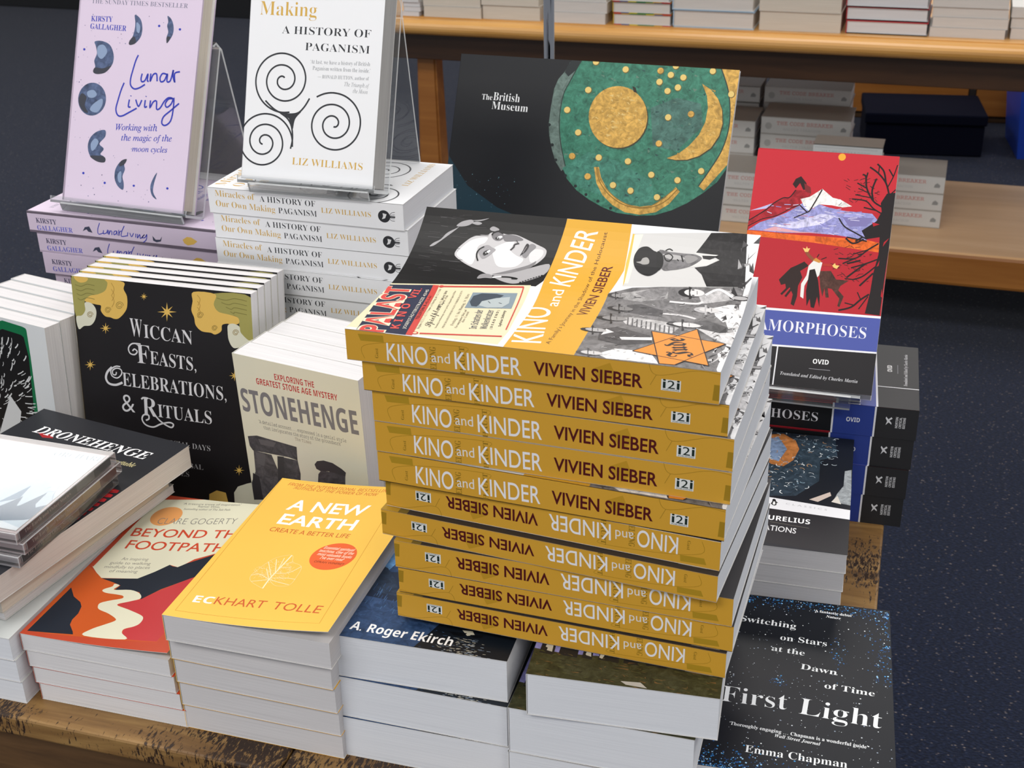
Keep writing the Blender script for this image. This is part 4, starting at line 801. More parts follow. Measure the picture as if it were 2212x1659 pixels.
def box(name, dims, mats, parent=None, bev=0, M=None):
    bm = bmesh.new(); bxm(bm, *dims, bev=bev)
    if M is not None: bm.transform(M)
    return link(name, mesh(bm, name, mats), parent)

# ------------------------------------------------------------------ lettering and printed art (vector shapes in the cover's own millimetres)
ALPH = {'SR':(0x1D400,0x1D41A,-.011),'SB':(0x1D400,0x1D41A,0),'SI':(0x1D434,0x1D44E,0),'SBI':(0x1D468,0x1D482,0),'BS':(0x1D4D0,0x1D4EA,0),'F':(0x1D56C,0x1D586,0),
        'SaB':(0x1D5D4,0x1D5EE,0),'SaI':(0x1D608,0x1D622,0),'TT':(0x1D670,0x1D68A,-.006)}
def letters(s, f):
    if f not in ALPH: return s
    u, l, _ = ALPH[f]; r = ''
    for c in s:
        if 'A' <= c <= 'Z': r += chr(u+ord(c)-65)
        elif 'a' <= c <= 'z': r += '\u210e' if (l == 0x1D44E and c == 'h') else chr(l+ord(c)-97)
        else: r += c
    return r
TXT = {}
pen_c = bpy.data.curves.new('lettering', 'FONT'); pen = bpy.data.objects.new('lettering', pen_c); COL.objects.link(pen)   # one text object draws all lettering, then goes
def text_mesh(s, f, off, res):
    k = (s, f, off, res)
    if k not in TXT:
        pen_c.body = letters(s, f); pen_c.offset = off+(ALPH[f][2] if f in ALPH else 0); pen_c.resolution_u = res
        me = bpy.data.meshes.new_from_object(pen.evaluated_get(bpy.context.evaluated_depsgraph_get()))
        TXT[k] = ([(v.co.x, v.co.y) for v in me.vertices], [tuple(p.vertices) for p in me.polygons]); bpy.data.meshes.remove(me)
    return TXT[k]
CAPH = {}
def cap(f):
    if f not in CAPH:
        vs, _ = text_mesh('H', f, 0, 2); CAPH[f] = max(v[1] for v in vs)
    return CAPH[f]
def smooth_line(p, n=6):
    if len(p) < 3: return p
    q = [p[0]]+list(p)+[p[-1]] if p[0] != p[-1] else [p[-2]]+list(p)+[p[1]]; out = []
    for i in range(1, len(q)-2):
        a, b, c, d = q[i-1:i+3]
        for k in range(n):
            t = k/n; out.append(tuple(.5*(2*b[j]+(c[j]-a[j])*t+(2*a[j]-5*b[j]+4*c[j]-d[j])*t*t+(3*b[j]-a[j]-3*c[j]+d[j])*t**3) for j in (0,1)))
    out.append(tuple(p[-1])); return out
STRAIGHT = set()
class Art:
    def __init__(s): s.bm = bmesh.new(); s.mats = []; s.idx = {}; s.todo = []; s.scattered = False
    def mi(s, c):
        if c not in s.idx: s.idx[c] = len(s.mats); s.mats.append(ink(c) if isinstance(c, str) else c)
        return s.idx[c]
    def tri(s, vs, ps, c, l): s.todo.append((l, vs, ps, c, s.scattered))
    def finish(s):
        """lay the shapes one over the other in printing order, a few microns apart"""
        r = 10; last = None; k = 0
        for l, vs, ps, c, sc_ in sorted(s.todo, key=lambda t: (t[0], t[4])):
            if sc_:
                if last != (l, True): r += 8
                k += 1; s.lay(vs, ps, c, (r-7+k % 8)*.05)
            else: r += 1; s.lay(vs, ps, c, r*.05)
            last = (l, sc_)
    def lay(s, vs, ps, c, l):
        b = [s.bm.verts.new((x, y, l)) for x, y in vs]; i = s.mi(c)
        for p in ps:
            try: s.bm.faces.new([b[k] for k in p]).material_index = i
            except ValueError: pass
    def poly(s, c, l, pts):
        s.tri(pts, geometry.tessellate_polygon([[Vector((x, y, 0)) for x, y in pts]]), c, l)
    def disc(s, c, l, p, rx, ry):
        n = 7 if rx < .8 else (12 if rx < 4 else 40)
        s.tri([(p[0]+rx*math.cos(2*math.pi*i/n), p[1]+ry*math.sin(2*math.pi*i/n)) for i in range(n)], [tuple(range(n))], c, l)
    def stroke(s, c, l, w, pts, sm=True):
        q = smooth_line([tuple(p) for p in pts], 6 if len(pts) < 20 else 3) if sm and len(pts) > 2 else pts
        vs = []; n = len(q)
        for i, p in enumerate(q):
            a = q[max(0, i-1)]; b = q[min(n-1, i+1)]; dx, dy = b[0]-a[0], b[1]-a[1]; L = math.hypot(dx, dy) or 1
            vs += [(p[0]-dy/L*w/2, p[1]+dx/L*w/2), (p[0]+dy/L*w/2, p[1]-dx/L*w/2)]
        s.tri(vs, [(2*i, 2*i+1, 2*i+3, 2*i+2) for i in range(n-1)], c, l)
    def text(s, c, l, f, t, u, v, wd, ch, ang, off):
        vs, ps = text_mesh(t, f, off, 2 if ch < 4 else (3 if ch < 9 else 6))
        if not vs: return
        x0 = min(p[0] for p in vs); x1 = max(p[0] for p in vs); kx = wd/(x1-x0); ky = ch/cap(f); a = math.radians(ang); ca, sa = math.cos(a), math.sin(a)
        s.tri([(u+(x-x0)*kx*ca-y*ky*sa, v+(x-x0)*kx*sa+y*ky*ca) for x, y in vs], ps, c, l)
    def items(s, L):
        for it in L:
            if it[0] == 'p': s.poly(*it[1:])
            elif it[0] == 'q': s.poly(it[1], it[2], smooth_line(list(it[3])+[it[3][0]], 4)[:-1])
            elif it[0] == 's': s.stroke(*it[1:], sm=len(it[4]) > 2 and it[4][0] != it[4][-1])
            elif it[0] == 'd': s.disc(*it[1:])
            else: s.text(*it[1:])
LAY = 4e-5
def sheet(name, W, H, col, art, fmap, th=.0004, cuts=(), inner='#d8d6d4', edge='#d8d6d4'):
    """a board or card W x H mm with its printing: fmap(u, v, height above the sheet) -> local point"""
    A = Art()
    if art: art(A)
    A.finish(); bm = A.bm
    for co, no in (((0,0,0),(-1,0,0)),((W,0,0),(1,0,0)),((0,0,0),(0,-1,0)),((0,H,0),(0,1,0))):
        bmesh.ops.bisect_plane(bm, geom=bm.verts[:]+bm.edges[:]+bm.faces[:], plane_co=co, plane_no=no, clear_outer=True)
    t = -th/LAY; c = [(0,0),(W,0),(W,H),(0,H)]
    a = [bm.verts.new((x, y, 0)) for x, y in c]; b = [bm.verts.new((x, y, t)) for x, y in c]
    bm.faces.new(a).material_index = A.mi(col); bm.faces.new(b[::-1]).material_index = A.mi(inner)
    for i in range(4):
        if i == 1 and isinstance(edge, list):              # tail edge printed in bands
            n = len(edge); qa = [a[0]]+[bm.verts.new((W*j/n, 0, 0)) for j in range(1, n)]+[a[1]]; qb = [b[0]]+[bm.verts.new((W*j/n, 0, t)) for j in range(1, n)]+[b[1]]
            for j in range(n): bm.faces.new((qa[j], qb[j], qb[j+1], qa[j+1])).material_index = A.mi(edge[j])
        else: bm.faces.new((a[i-1], b[i-1], b[i], a[i])).material_index = A.mi(edge if isinstance(edge, str) else edge[0])
    for axis, val in cuts:
        bmesh.ops.bisect_plane(bm, geom=bm.verts[:]+bm.edges[:]+bm.faces[:], plane_co=(val,val,0), plane_no=(1,0,0) if axis == 'u' else (0,1,0))
    for v in bm.verts: v.co = fmap(v.co.x/1e3, v.co.y/1e3, v.co.z*LAY)
    bmesh.ops.recalc_face_normals(bm, faces=[f for f in bm.faces])
    return mesh(bm, name, A.mats)

# ------------------------------------------------------------------ printing that is scattered rather than drawn
def R_(seed): return random.Random(seed)
def art_of(n, extra=None):
    def f(A):
        A.items(ART[n])
        if extra: A.scattered = True; extra(A)
    return f
def blob(A, r, c, l, x, y, sx, sy): A.poly(c, l, [(x+r.uniform(0,sx), y+r.uniform(-sy,sy)), (x-r.uniform(0,sx), y+r.uniform(0,sy)), (x+r.uniform(-sx,sx), y-r.uniform(0,sy))])
def x_lun(A):
    r = R_(3)
    for k in range(110):
        u, v = r.uniform(3,120), r.uniform(3,190)
        if 42 < u and 58 < v < 152: continue
        A.disc(r.choice(['#5a5c86','#4a4c70','#7a7ca0']), 1, (u, v), *(r.choice([.3,.35,.45,.6]),)*2)
def x_brit(A):
    r = R_(4)
    for k in range(260):
        a = r.random()*6.283; q = math.sqrt(r.random())*.97; blob(A, r, r.choice(['#24544a','#2a4a47','#3f7a69','#5c7c6c','#356b5c']), 3, 215+q*90*math.cos(a), 203+q*82*math.sin(a), 3, 2)
    for k in range(130):
        a = r.random()*6.283; q = math.sqrt(r.random())*27; blob(A, r, r.choice(['#b08a3e','#d3b064','#b8924a','#d9ba74']), 6, 187+q*math.cos(a), 215.5+q*math.sin(a), 3.2, 2)
    mid = [(284,248),(288,236),(290,222),(288,206),(281,195),(270,185),(258,180)]
    for k in range(50): p = r.choice(mid); blob(A, r, r.choice(['#b08a3e','#d3b064']), 6, p[0]+r.uniform(-3,3), p[1]+r.uniform(-3,3), 2.4, 1.6)
    for k in range(40): A.disc(r.choice(['#4e8aa0','#7fb0c0','#2f6478']), 1, (r.uniform(5,80), r.uniform(105,142)), *(r.choice([.2,.3,.4]),)*2)
def x_meta(A):
    r = R_(6)
    for k in range(90):
        u, v = r.uniform(84,118), r.choice([r.uniform(104,140), r.uniform(180,207)]); A.stroke('#231c1e', 6, .4, [(u, v), (u-r.uniform(1,5), v+r.uniform(-3,3))])
    for k in range(60): u, v = r.uniform(15,100), r.uniform(150,175); A.stroke(r.choice(['#a49fcb','#7d7ab6','#c6c2de','#c08a98']), 4, .7, [(u, v), (u+r.uniform(3,9), v+r.uniform(-2,2))])
def x_lef(A):
    r = R_(5)
    for k in range(260):
        u, v = r.uniform(30,97), r.uniform(28,175); a = math.atan2(v-90, u-40)+r.uniform(-.3,.3); l = r.uniform(4,10); p = (u+l*math.cos(a), v+l*math.sin(a))
        if p[0] < 96-(v-158)*.1 and p[1] < 172 and p[0] > 28: A.stroke('#cfd2d4', 3, r.choice([.6,.9,1.2]), [(u, v), ((u+p[0])/2+.6, (v+p[1])/2), p])
def x_dro(A):
    r = R_(8)
    for k in range(15):
        v = 152-k*7.6; A.poly(r.choice(['#9c2026','#b8282e','#7a181c']), 1, [(136,v-6),(150,v+2),(168,v+1),(169,v-3),(158,v-7),(146,v-8)]); A.poly('#c84038', 2, [(146,v-3),(158,v),(166,v-1),(158,v-3)])
def x_earth(A):
    r = R_(9)
    for k in range(170):
        a = r.random()*6.283; q = math.sqrt(r.random()); u, v = 56+q*15*math.cos(a), 67+q*14*math.sin(a); A.stroke('#efd9a0', 2, .25, [(u, v), (u+r.uniform(-3,3), v+r.uniform(-3,3))])
def x_ek(A):
    r = R_(12)
    for k in range(50): u, v = r.uniform(0,36), r.uniform(38,68); A.stroke(r.choice(['#3d5f8c','#4a6e98','#31507c']), 3, .4, [(u, v), (u+r.uniform(-.6,.4), v-r.uniform(2,6))])
    for k in range(120): t = r.random(); u, v = 93+r.gauss(0,4.5+5*t), 18-20*t; A.stroke(r.choice(['#c9c4b4','#8a97a8','#b0ac9c','#5c6c80']), 3, .35, [(u, v), (u+r.uniform(1,3.4), v+r.uniform(-.3,.3))])
    for k in range(90): u, v = r.uniform(2,80), r.uniform(0,40); A.stroke(r.choice(['#34527e','#20324e','#456890']), 3, .3, [(u, v), (u+r.uniform(1,4), v+r.uniform(-.6,.2))])
def x_ston(A):
    r = R_(13)
    for k in range(190): u, v = r.uniform(0,126), r.uniform(0,27); blob(A, r, r.choice(['#4a4a2a','#2a2a18','#56482a','#3c3c22','#6a4e2c']), 3, u, v, 4, 1.2)
    for x0, x1 in [(4,14),(17,30),(33,40),(44,58),(61,72),(76,90),(94,104),(107,122)]:
        for k in range(7): a, b = r.uniform(x0,x1-4), r.uniform(25,50); A.poly('#bdb8a8', 4, [(a,b),(a+r.uniform(2,4),b-1),(a+r.uniform(2,4.5),b+r.uniform(5,11)),(a+.5,b+r.uniform(4,9))])
def x_light(A):
    r = R_(11); cl = lambda v, a, b: max(a, min(b, v))
    for k in range(460): A.disc(r.choice(['#c9ced6','#e4e7ea','#8d98aa']), 1, (r.uniform(2,132), r.uniform(1,203)), *(r.choice([.2,.2,.25,.3,.3,.45,.6]),)*2)
    def neb(n, f):
        for k in range(n): A.disc(r.choice(['#1d4f8c','#2a72b4','#163a68','#3f93d0','#9cc8ea','#1b4478']), 2, f(), *(r.choice([.25,.35,.5,.7]),)*2)
    neb(420, lambda: (r.uniform(1,133), cl(204-abs(r.gauss(0,6)),1,204)))
    neb(190, lambda: (cl(134-abs(r.gauss(0,9)),1,133), r.uniform(110,203)))
    neb(460, lambda: (cl(abs(r.gauss(0,36)),1,133), cl(r.gauss(4,9),1,30)))
    neb(40, lambda: (r.gauss(52,3), r.gauss(99,3))); neb(50, lambda: (r.gauss(96,3), r.gauss(140,8)))
def x_med(A):
    r = R_(2)
    for k in range(330):
        u, v = r.uniform(10,112), r.uniform(84,193)
        if u > 92 and v < 140: continue
        if math.hypot(u-66, v-163) < 16 and r.random() < .8: continue
        a, q = r.uniform(0,6.28), r.uniform(1.2,3); A.stroke(r.choice(['#7f98a8','#b9c4cc','#4c6274','#2a3844','#9a7a5c','#dfe4e6']), 4, r.choice([.4,.6,.9]), [(u+q*math.cos(a+i*.55), v+q*math.sin(a+i*.55)) for i in range(5)])
def x_kino(A):
    r = R_(14)
    for k in range(50): u, v = r.uniform(97,153), r.uniform(198,236); A.stroke(r.choice(['#343234','#2c2a2c','#444244']), 4, .4, [(u, v), (u+r.uniform(-1,1), v-r.uniform(3,12))])
    for k in range(110): u, v = r.uniform(10,96), r.uniform(12,78); A.stroke(r.choice(['#3c3a3c','#8e8c8d','#b8b6b7']), 5, .5, [(u, v), (u+r.uniform(-1.5,3), v-r.uniform(1,5))])
    for k in range(60): u, v = r.uniform(4,154), r.uniform(0,11); A.poly(r.choice(['#4a484a','#9c9a9b','#2c2a2c','#c0bebf']), 4, [(u+r.uniform(-6,6), v+r.uniform(-3,3)) for _ in range(4)])
XT = dict(lun=x_lun, brit=x_brit, meta=x_meta, lef=x_lef, dro=x_dro, earth=x_earth, ek=x_ek, ston=x_ston, light=x_light, med=x_med, kino=x_kino)

# ------------------------------------------------------------------ books. local axes: x from spine to fore-edge, y from tail to head, z up through the closed book
KIND = {}
def kind(k, W, H, T, front='#e0e0e0', spine=None, back=None, fa=None, sa=None, ba=None, pages='white', lift=None, hard=False, edge=None, inner='#d8d6d4'):
    KIND[k] = dict(W=W, H=H, T=T, front=front, spine=spine or front, back=back or front, fa=fa, sa=sa, ba=ba, pages=pages, lift=lift, hard=hard, inner=inner, edge=edge, me=None)
def build_kind(k):
    K = KIND[k]
    if K['me']: return K['me']
    W, H, T = K['W']/1e3, K['H']/1e3, K['T']/1e3; th = .0022 if K['hard'] else .0004; lift = K['lift'] or (lambda u, v: (0, 0))
    ed = K['edge'] or (K['front'] if K['hard'] else '#d8d6d4')
    cuts = [('u', K['W']*i/24) for i in range(1, 24)] if K['lift'] else []
    st = K['W']/24
    def ff(u, v, h):                                       # the curl is straight between the cuts, so that print and card bend alike
        i = min(23, max(0, int(u*1e3/st+1e-4))); f = u*1e3/st-i; a, b = lift(i*st, 0), lift((i+1)*st, 0); du, dz = (a[k]+(b[k]-a[k])*f for k in (0,1)); return (u-du/1e3, v, T+dz/1e3+h)
    fr = sheet('front_cover', K['W'], K['H'], K['front'], art_of(K['fa'], XT.get(K['fa'])) if K['fa'] else None, ff, th, cuts, inner=K['inner'], edge=ed)
    sp = sheet('spine', K['H'], K['T'], K['spine'], art_of(K['sa']) if K['sa'] else None, lambda u, v, h: (-h, H-u, v), th, edge=K['spine'])
    bk = sheet('back_cover', K['W'], K['H'], K['back'], art_of(K['ba']) if K['ba'] else None, lambda u, v, h: (W-u, v, -h), th, edge=K['edge'] or (K['back'] if K['hard'] else '#d8d6d4'))
    bm = bmesh.new(); i = .003 if K['hard'] else .0005
    bxm(bm, th+.0003, W-i, i, H-i, th+.0001, T-th-.0001)
    pg = mesh(bm, 'page_block', [PAGES[K['pages']]])
    K['me'] = [('front_cover', fr), ('back_cover', bk), ('spine', sp), ('page_block', pg)]
    return K['me']
PROTO = {}
def book(k, label, M, group=None, name=None, cat='book', parts=None):
    K = KIND[k]; name = name or ('hardback_book' if K['hard'] else 'paperback_book')
    if k not in PROTO:
        root = empty(name, M); PROTO[k] = root
        for n, me in build_kind(k): link(n, me, root)
    else:
        root = PROTO[k].copy(); COL.objects.link(root)
        for ch in PROTO[k].children:
            c = ch.copy(); COL.objects.link(c); c.parent = root
        root.matrix_world = Matrix.Translation((0,0,TZ)) @ M
        if 'group' in root: del root['group']
    return tag(root, label, cat, group)
Tr = Matrix.Translation
Rz = lambda a: Matrix.Rotation(a, 4, 'Z')
def Sc(x, y, z): return Matrix.Diagonal((x, y, z, 1))
def tail(x, y, z, yaw=0, s=(1,1,1)): return Tr((x,y,z)) @ Rz(yaw) @ Sc(*s)                 # bottom edge of the pages to the shopper
def spineout(k, x, y, z, yaw=0, s=(1,1,1)): return Tr((x,y,z)) @ Rz(yaw) @ Tr((KIND[k]['H']/1e3*s[1],0,0)) @ Rz(math.pi/2) @ Sc(*s)
def spineflip(k, x, y, z, yaw=0, s=(1,1,1)):
    H, T = KIND[k]['H']/1e3*s[1], KIND[k]['T']/1e3*s[2]
    return Tr((x,y,z)) @ Rz(yaw) @ Tr((H,0,T)) @ Matrix.Rotation(math.pi, 4, 'Y') @ Tr((H,0,0)) @ Rz(math.pi/2) @ Sc(*s)
def upright(x, y, z, yaw, a, T, s=1, shift=0):
    c, n = math.cos(a), math.sin(a); B = Matrix(((1,0,0,0),(0,n,-c,0),(0,c,n,0),(0,0,0,1)))
    return Tr((x,y,z)) @ Rz(yaw) @ Tr((0,shift,0)) @ B @ Tr((0,0,-T*s)) @ Sc(s,s,s)
ORD = ['topmost','second','third','fourth','fifth','sixth','seventh','eighth','ninth','tenth','eleventh','twelfth']
def nth(i, n): return 'topmost' if i == 0 else ('lowest' if i == n-1 else ORD[i]+' from the top')

# ------------------------------------------------------------------ floor
mt, nt, b = nodes('navy_carpet')
tc = N(nt, 'ShaderNodeTexCoord'); n1 = N(nt, 'ShaderNodeTexNoise', Scale=150.0, Detail=3.0, Roughness=.6); n2 = N(nt, 'ShaderNodeTexNoise', Scale=1.3, Detail=3.0); vo = N(nt, 'ShaderNodeTexVoronoi', Scale=95.0)
mp = N(nt, 'ShaderNodeMapping'); mp.inputs['Rotation'].default_value = (0,0,.6); mp.inputs['Scale'].default_value = (1,1.9,1)
nt.links.new(tc.outputs['Object'], mp.inputs[0])
for q in (n1, vo): nt.links.new(mp.outputs[0], q.inputs['Vector'])
nt.links.new(tc.outputs['Object'], n2.inputs['Vector'])
base = ramp(nt, n1.outputs['Fac'], [(.34, '#090f1f'), (.52, '#121a2e'), (.7, '#212b45')])
sp = ramp(nt, vo.outputs['Distance'], [(.1, (1,1,1,1)), (.24, (0,0,0,1))])
n3 = N(nt, 'ShaderNodeTexNoise', Scale=60.0, Detail=1.0); nt.links.new(mp.outputs[0], n3.inputs['Vector']); s3 = ramp(nt, n3.outputs['Fac'], [(.5, (0,0,0,1)), (.6, (1,1,1,1))])
mu = N(nt, 'ShaderNodeMath', operation='MULTIPLY'); nt.links.new(sp, mu.inputs[0]); nt.links.new(s3, mu.inputs[1])
m2 = N(nt, 'ShaderNodeMath', operation='MULTIPLY'); nt.links.new(mu.outputs[0], m2.inputs[0]); m2.inputs[1].default_value = .95
mx = N(nt, 'ShaderNodeMix', data_type='RGBA'); nt.links.new(m2.outputs[0], mx.inputs[0]); nt.links.new(base, mx.inputs[6]); mx.inputs[7].default_value = lin('#857a76'); nt.links.new(mx.outputs[2], b.inputs['Base Color'])
b.inputs['Roughness'].default_value = .95; b.inputs['Specular IOR Level'].default_value = .1; b.inputs['Sheen Weight'].default_value = .1; b.inputs['Sheen Roughness'].default_value = .5
bp = N(nt, 'ShaderNodeBump', Strength=.5, Distance=.004); nt.links.new(n1.outputs['Fac'], bp.inputs['Height']); nt.links.new(bp.outputs[0], b.inputs['Normal'])
tag(box('floor', (-9,7,-3,12,-.05,0), [mt]), kind='structure')

tag(box('ceiling', (-9,7,-3,12,3.0,3.05), [plain('ceiling_white', '#d8d8d6', .9)]), kind='structure')

# ------------------------------------------------------------------ the book table
X0, X1, Y0, Y1 = -1.02, .022, .643, 1.46
t = empty('display_table', Tr((0,0,0)) @ Tr((0,0,-TZ))); tag(t, 'worn brown wooden table carrying the piles of books in front', 'table')
bm = bmesh.new()
ys = [Y0, .778, .9535, 1.13, 1.29, Y1]
for i in range(len(ys)-1):
    xs = [X0, -.94, -.3815, X1] if i == 0 else [X0, -.62-.1*(i % 2), X1]
    for j in range(len(xs)-1): bxm(bm, xs[j]+(.0008 if j else 0), xs[j+1]-(.0008 if j < len(xs)-2 else 0), ys[i]+(.0008 if i else 0), ys[i+1]-(.0008 if i < len(ys)-2 else 0), TZ-.0185, TZ, bev=.0022)
link('tabletop', mesh(bm, 'tabletop', [TABLE_WOOD]), t)
for dims in ((X0+.05,X1-.06,Y0+.022,Y0+.044,TZ-.115,TZ-.0187),(X0+.05,X1-.06,Y1-.06,Y1-.04,TZ-.115,TZ-.0187),(X0+.05,X0+.07,Y0+.045,Y1-.061,TZ-.115,TZ-.0187),(X1-.09,X1-.07,Y0+.045,Y1-.061,TZ-.115,TZ-.0187)): box('apron', dims, [APRON_WOOD], t, .002)
for lx, ly in ((X0+.08,Y0+.05),(X1-.16,Y0+.05),(X0+.08,Y1-.13),(X1-.16,Y1-.13)): box('leg', (lx,lx+.06,ly,ly+.06,0,TZ-.019), [APRON_WOOD], t, .003)

# ------------------------------------------------------------------ kinds of book
def kl(u, v):
    if u < 60: return (0, 0)
    q = (u-60)/96; return (7*q**2.5, 32*q**2.2)
KY = '#cc9a34'
kind('kino_top', 157, 239.5, 21.9, '#d8d8da', KY, '#2d2b2d', 'kino', 'kinosp', 'kinobk', 'cool', kl, inner='#c8c8c8')
kind('kino', 157, 239.5, 21.9, '#d8d8da', KY, '#2d2b2d', 'kino', 'kinosp', 'kinobk', 'cool')
kind('kino_lifted', 157, 239.5, 21.9, '#d8d8da', KY, '#2d2b2d', 'kino', 'kinosp', 'kinobk', 'cool')
kind('earth_top', 129, 198, 22.3, '#e6b850', fa='earth', pages='grey', lift=lambda u, v: (0, 10*(u/129)**2))
kind('earth', 129, 198, 22.3, '#e6b850', pages='grey', edge='#e0a838')
kind('bey_top', 127, 211, 15.5, '#c4492a', '#b8442a', fa='bey', pages='white', lift=lambda u, v: (0, 7*(u/129)**2))
kind('bey', 127, 211, 15.5, '#c4492a', '#b8442a', pages='white'); kind('bey_red', 127, 211, 15.5, '#c4492a', '#b8442a', pages='white', edge='#b83c2a')
kind('ek', 127, 198, 35.2, '#2c4468', '#1c2a44', fa='ek', pages='cool')
kind('ston', 127, 205, 36, '#8684bc', '#e0e0e0', fa='ston', pages='cool')
kind('light', 134, 205, 19.4, '#0e121a', '#1a1e28', fa='light', pages='cool')
kind('med', 125, 193, 17.4, '#1f1f22', fa='med', pages='grey')
kind('nor', 137, 235, 30.4, '#b0202c', '#1a1a1c', fa='meta', sa='norsp', pages='white')
kind('meta', 131.5, 229.8, 24, '#b0202c', '#1a1a1c', fa='meta', sa='norsp', pages='white')
kind('mir', 138, 216, 27.3, '#e2e3e6', fa='mir', sa='mirsp', pages='cool')
kind('mirs', 145.4, 220.5, 30, '#e2e3e6', fa='mir', pages='dull')
kind('lun', 140, 216, 21.8, '#cfc0d4', fa='lun', sa='lunsp', pages='cream', hard=True)
kind('lunS', 142.5, 219, 23, '#cfc0d4', fa='lun', pages='cream', hard=True)
kind('brit', 308.8, 272.3, 6, '#14161b', fa='brit', pages='white')
kind('wic', 182.4, 229.9, 12.6, '#1b191c', '#8a7430', fa='wic', pages='white')
kind('sto', 128.4, 197.6, 24, '#d6d5c2', fa='sto', pages='white')
kind('lef', 125, 190, 18, '#cfd3d6', fa='lef', pages='white')
kind('dro', 171, 240, 21.5, '#26272c', fa='dro', pages='warm')
kind('pale', 153, 228, 21, '#ccd0cf', pages='cool', inner='#8a4a38')
kind('cream', 132, 205, 15, '#c9bfae', '#8a5a3a', pages='cream')
kind('thin', 132, 208, 8, '#b9b4b2', pages='grey')

for k, W, H, T, fc, pg, hd, bk in [('b_cream',160,230,28,'#d9d2c6','cream',False,None),('b_white',150,230,25,'#dcdad6','warm',False,None),('b_rain',150,220,30,'#c8a830','warm',True,'#2e4a8c'),('b_blue',200,240,40,'#a9c4dc','warm',True,None),('b_tan',200,240,48,'#d8cdbd','cream',False,None),('b_red',190,240,30,'#b8303c','white',True,'#1c1a1c'),('b_soft',178,230,24,'#d8d2cc','warm',False,None),('b_flat',48,200,14,'#c8c4be','white',False,None)]:
    kind(k, W, H, T, fc, back=bk, pages=pg, hard=hd, edge=['#b8302c','#c89a2c','#2f7a44','#2f7a44','#d0c02c','#2e4a8c','#b8302c'] if k == 'b_rain' else None)
ART['code'] = [('d','#a8a6a2',1,(20,21),9,9),('t','#b8746c',2,'TT','THE CODE BREAKER',42,25,150,9,0,.01),('t','#a8a8a8',2,'TT','WALTER ISAACSON',60,11,100,6,0,0),('p','#8a8a88',1,[(212,16),(226,16),(228,22),(220,28),(214,24)])]
ART['isa'] = [('s','#9a9a98',1,.8,[(4,30),(160,30)]),('t','#9a9a98',1,'TT','WALTER ISAACSON',22,13,120,9,0,0)]
kind('code', 155, 238, 45, '#aaa49c', '#c4c2be', sa='code', pages='white', hard=True); kind('isa', 86, 172, 38, '#a59a90', '#c9cbca', sa='isa', pages='white', hard=True)
for k in KIND: build_kind(k)

# ------------------------------------------------------------------ the tall pile of yellow-spined paperbacks
G = 'yellow-spined paperbacks in the tall pile'
KP = [(-.3272,.7006,-.0179,.2397,.0219),(-.3182,.7031,-.0199,.2366,.022),(-.3137,.7053,-.033,.2365,.0231),(-.3138,.706,-.0359,.2364,.0232),(-.314,.7072,-.0639,.2353,.0234),
      (-.3115,.7114,-.0868,.2316,.0218),(-.314,.7064,-.0876,.2341,.0202),(-.3037,.701,-.035,.2329,.0218),(-.302,.701,-.03,.2324,.0204),(-.3039,.6998,-.0353,.231,.0201)]
z = .3306
for i, (x, y, yaw, L, T) in enumerate(KP):
    z -= T; s = (1, L/.2395, (T-.0003)/.0219)
    if i < 5:
        k = 'kino_top' if i == 0 else 'kino'; M = spineout(k, x, y, z, yaw, s)
        lab = 'topmost yellow-spined paperback of the tall pile, photo cover curling up' if i == 0 else f'yellow-spined paperback, lettering upright, {ORD[i]} from the top of the tall pile'
    else:
        k = 'kino'; M = spineflip(k, x, y, z, yaw, s)
        lab = f'yellow-spined paperback, lettering upside down, {ORD[i]} from the top of the tall pile'
        if i == 9: lab = 'yellow-spined paperback, upside down, lowest of the tall pile'
    book(k, lab, M, G)

# ------------------------------------------------------------------ front row of piles, page edges to the front
def pile(k0, k, n, spots, what, group, T):
    for i in range(n):
        x, y, yaw = spots[i]; book(k0 if i == 0 else (k[i] if isinstance(k, dict) else k), what(i), tail(x, y, T*(n-1-i), yaw), group)
pile('earth_top', 'earth', 5, [(-.4675,.6582,.0036),(-.4706,.6651,-.0159),(-.470,.6665,-.012),(-.4698,.668,-.008),(-.4696,.6691,-.0054)],
     lambda i: 'yellow paperback with a white leaf on its cover, topmost of its pile at the front' if i == 0 else f'grey-paged yellow paperback, {nth(i,5)} in its pile under the leaf cover', 'yellow leaf-cover paperbacks in the front row', .0223)
pile('bey_top', {1:'bey', 2:'bey_red', 3:'bey'}, 4, [(-.6023,.6673,.0052),(-.6005,.668,.004),(-.598,.668,.006),(-.5952,.668,.0057)],
     lambda i: 'orange paperback with a winding cream river on its cover, topmost of its pile' if i == 0 else f'white-paged orange paperback, {nth(i,4)} in its pile under the river cover', 'orange river-cover paperbacks in the front row', .0155)
pile('ek', 'ek', 3, [(-.3447,.6755,.0289),(-.3440,.6748,-.004),(-.3428,.6735,.006)],
     lambda i: ['thick dark blue night lake paperback, topmost of its pile, under the yellow books','thick blue-covered paperback in the middle of the pile under the night lake cover','lowest thick paperback of the night lake pile, on the table edge'][i], 'thick blue night-lake paperbacks', .0353)
for i, (x, y, z, yaw, T) in enumerate([(-.1996,.6624,.0782,.0662,.0341),(-.214,.6664,.0395,.010,.0382),(-.2148,.6668,.0005,.006,.0385)]):
    book('ston', ['thick paperback with standing stones on grass, directly under the yellow pile','thick white-paged paperback in the middle of the standing stones pile','lowest thick white-paged paperback of the standing stones pile'][i], tail(x, y, z, yaw, (1,1,T/.036)), 'thick standing stones paperbacks')
for i in range(2):
    book('light', ['starry dark blue paperback with big white title, front right of the table','lower starry dark blue paperback under the one with the big white title'][i], tail(-.0907+.001*i, .6882+.001*i, .0195*(1-i), .0612-.008*i), 'starry paperbacks at the front right')
G = 'black-banded classics paperbacks behind the starry book'
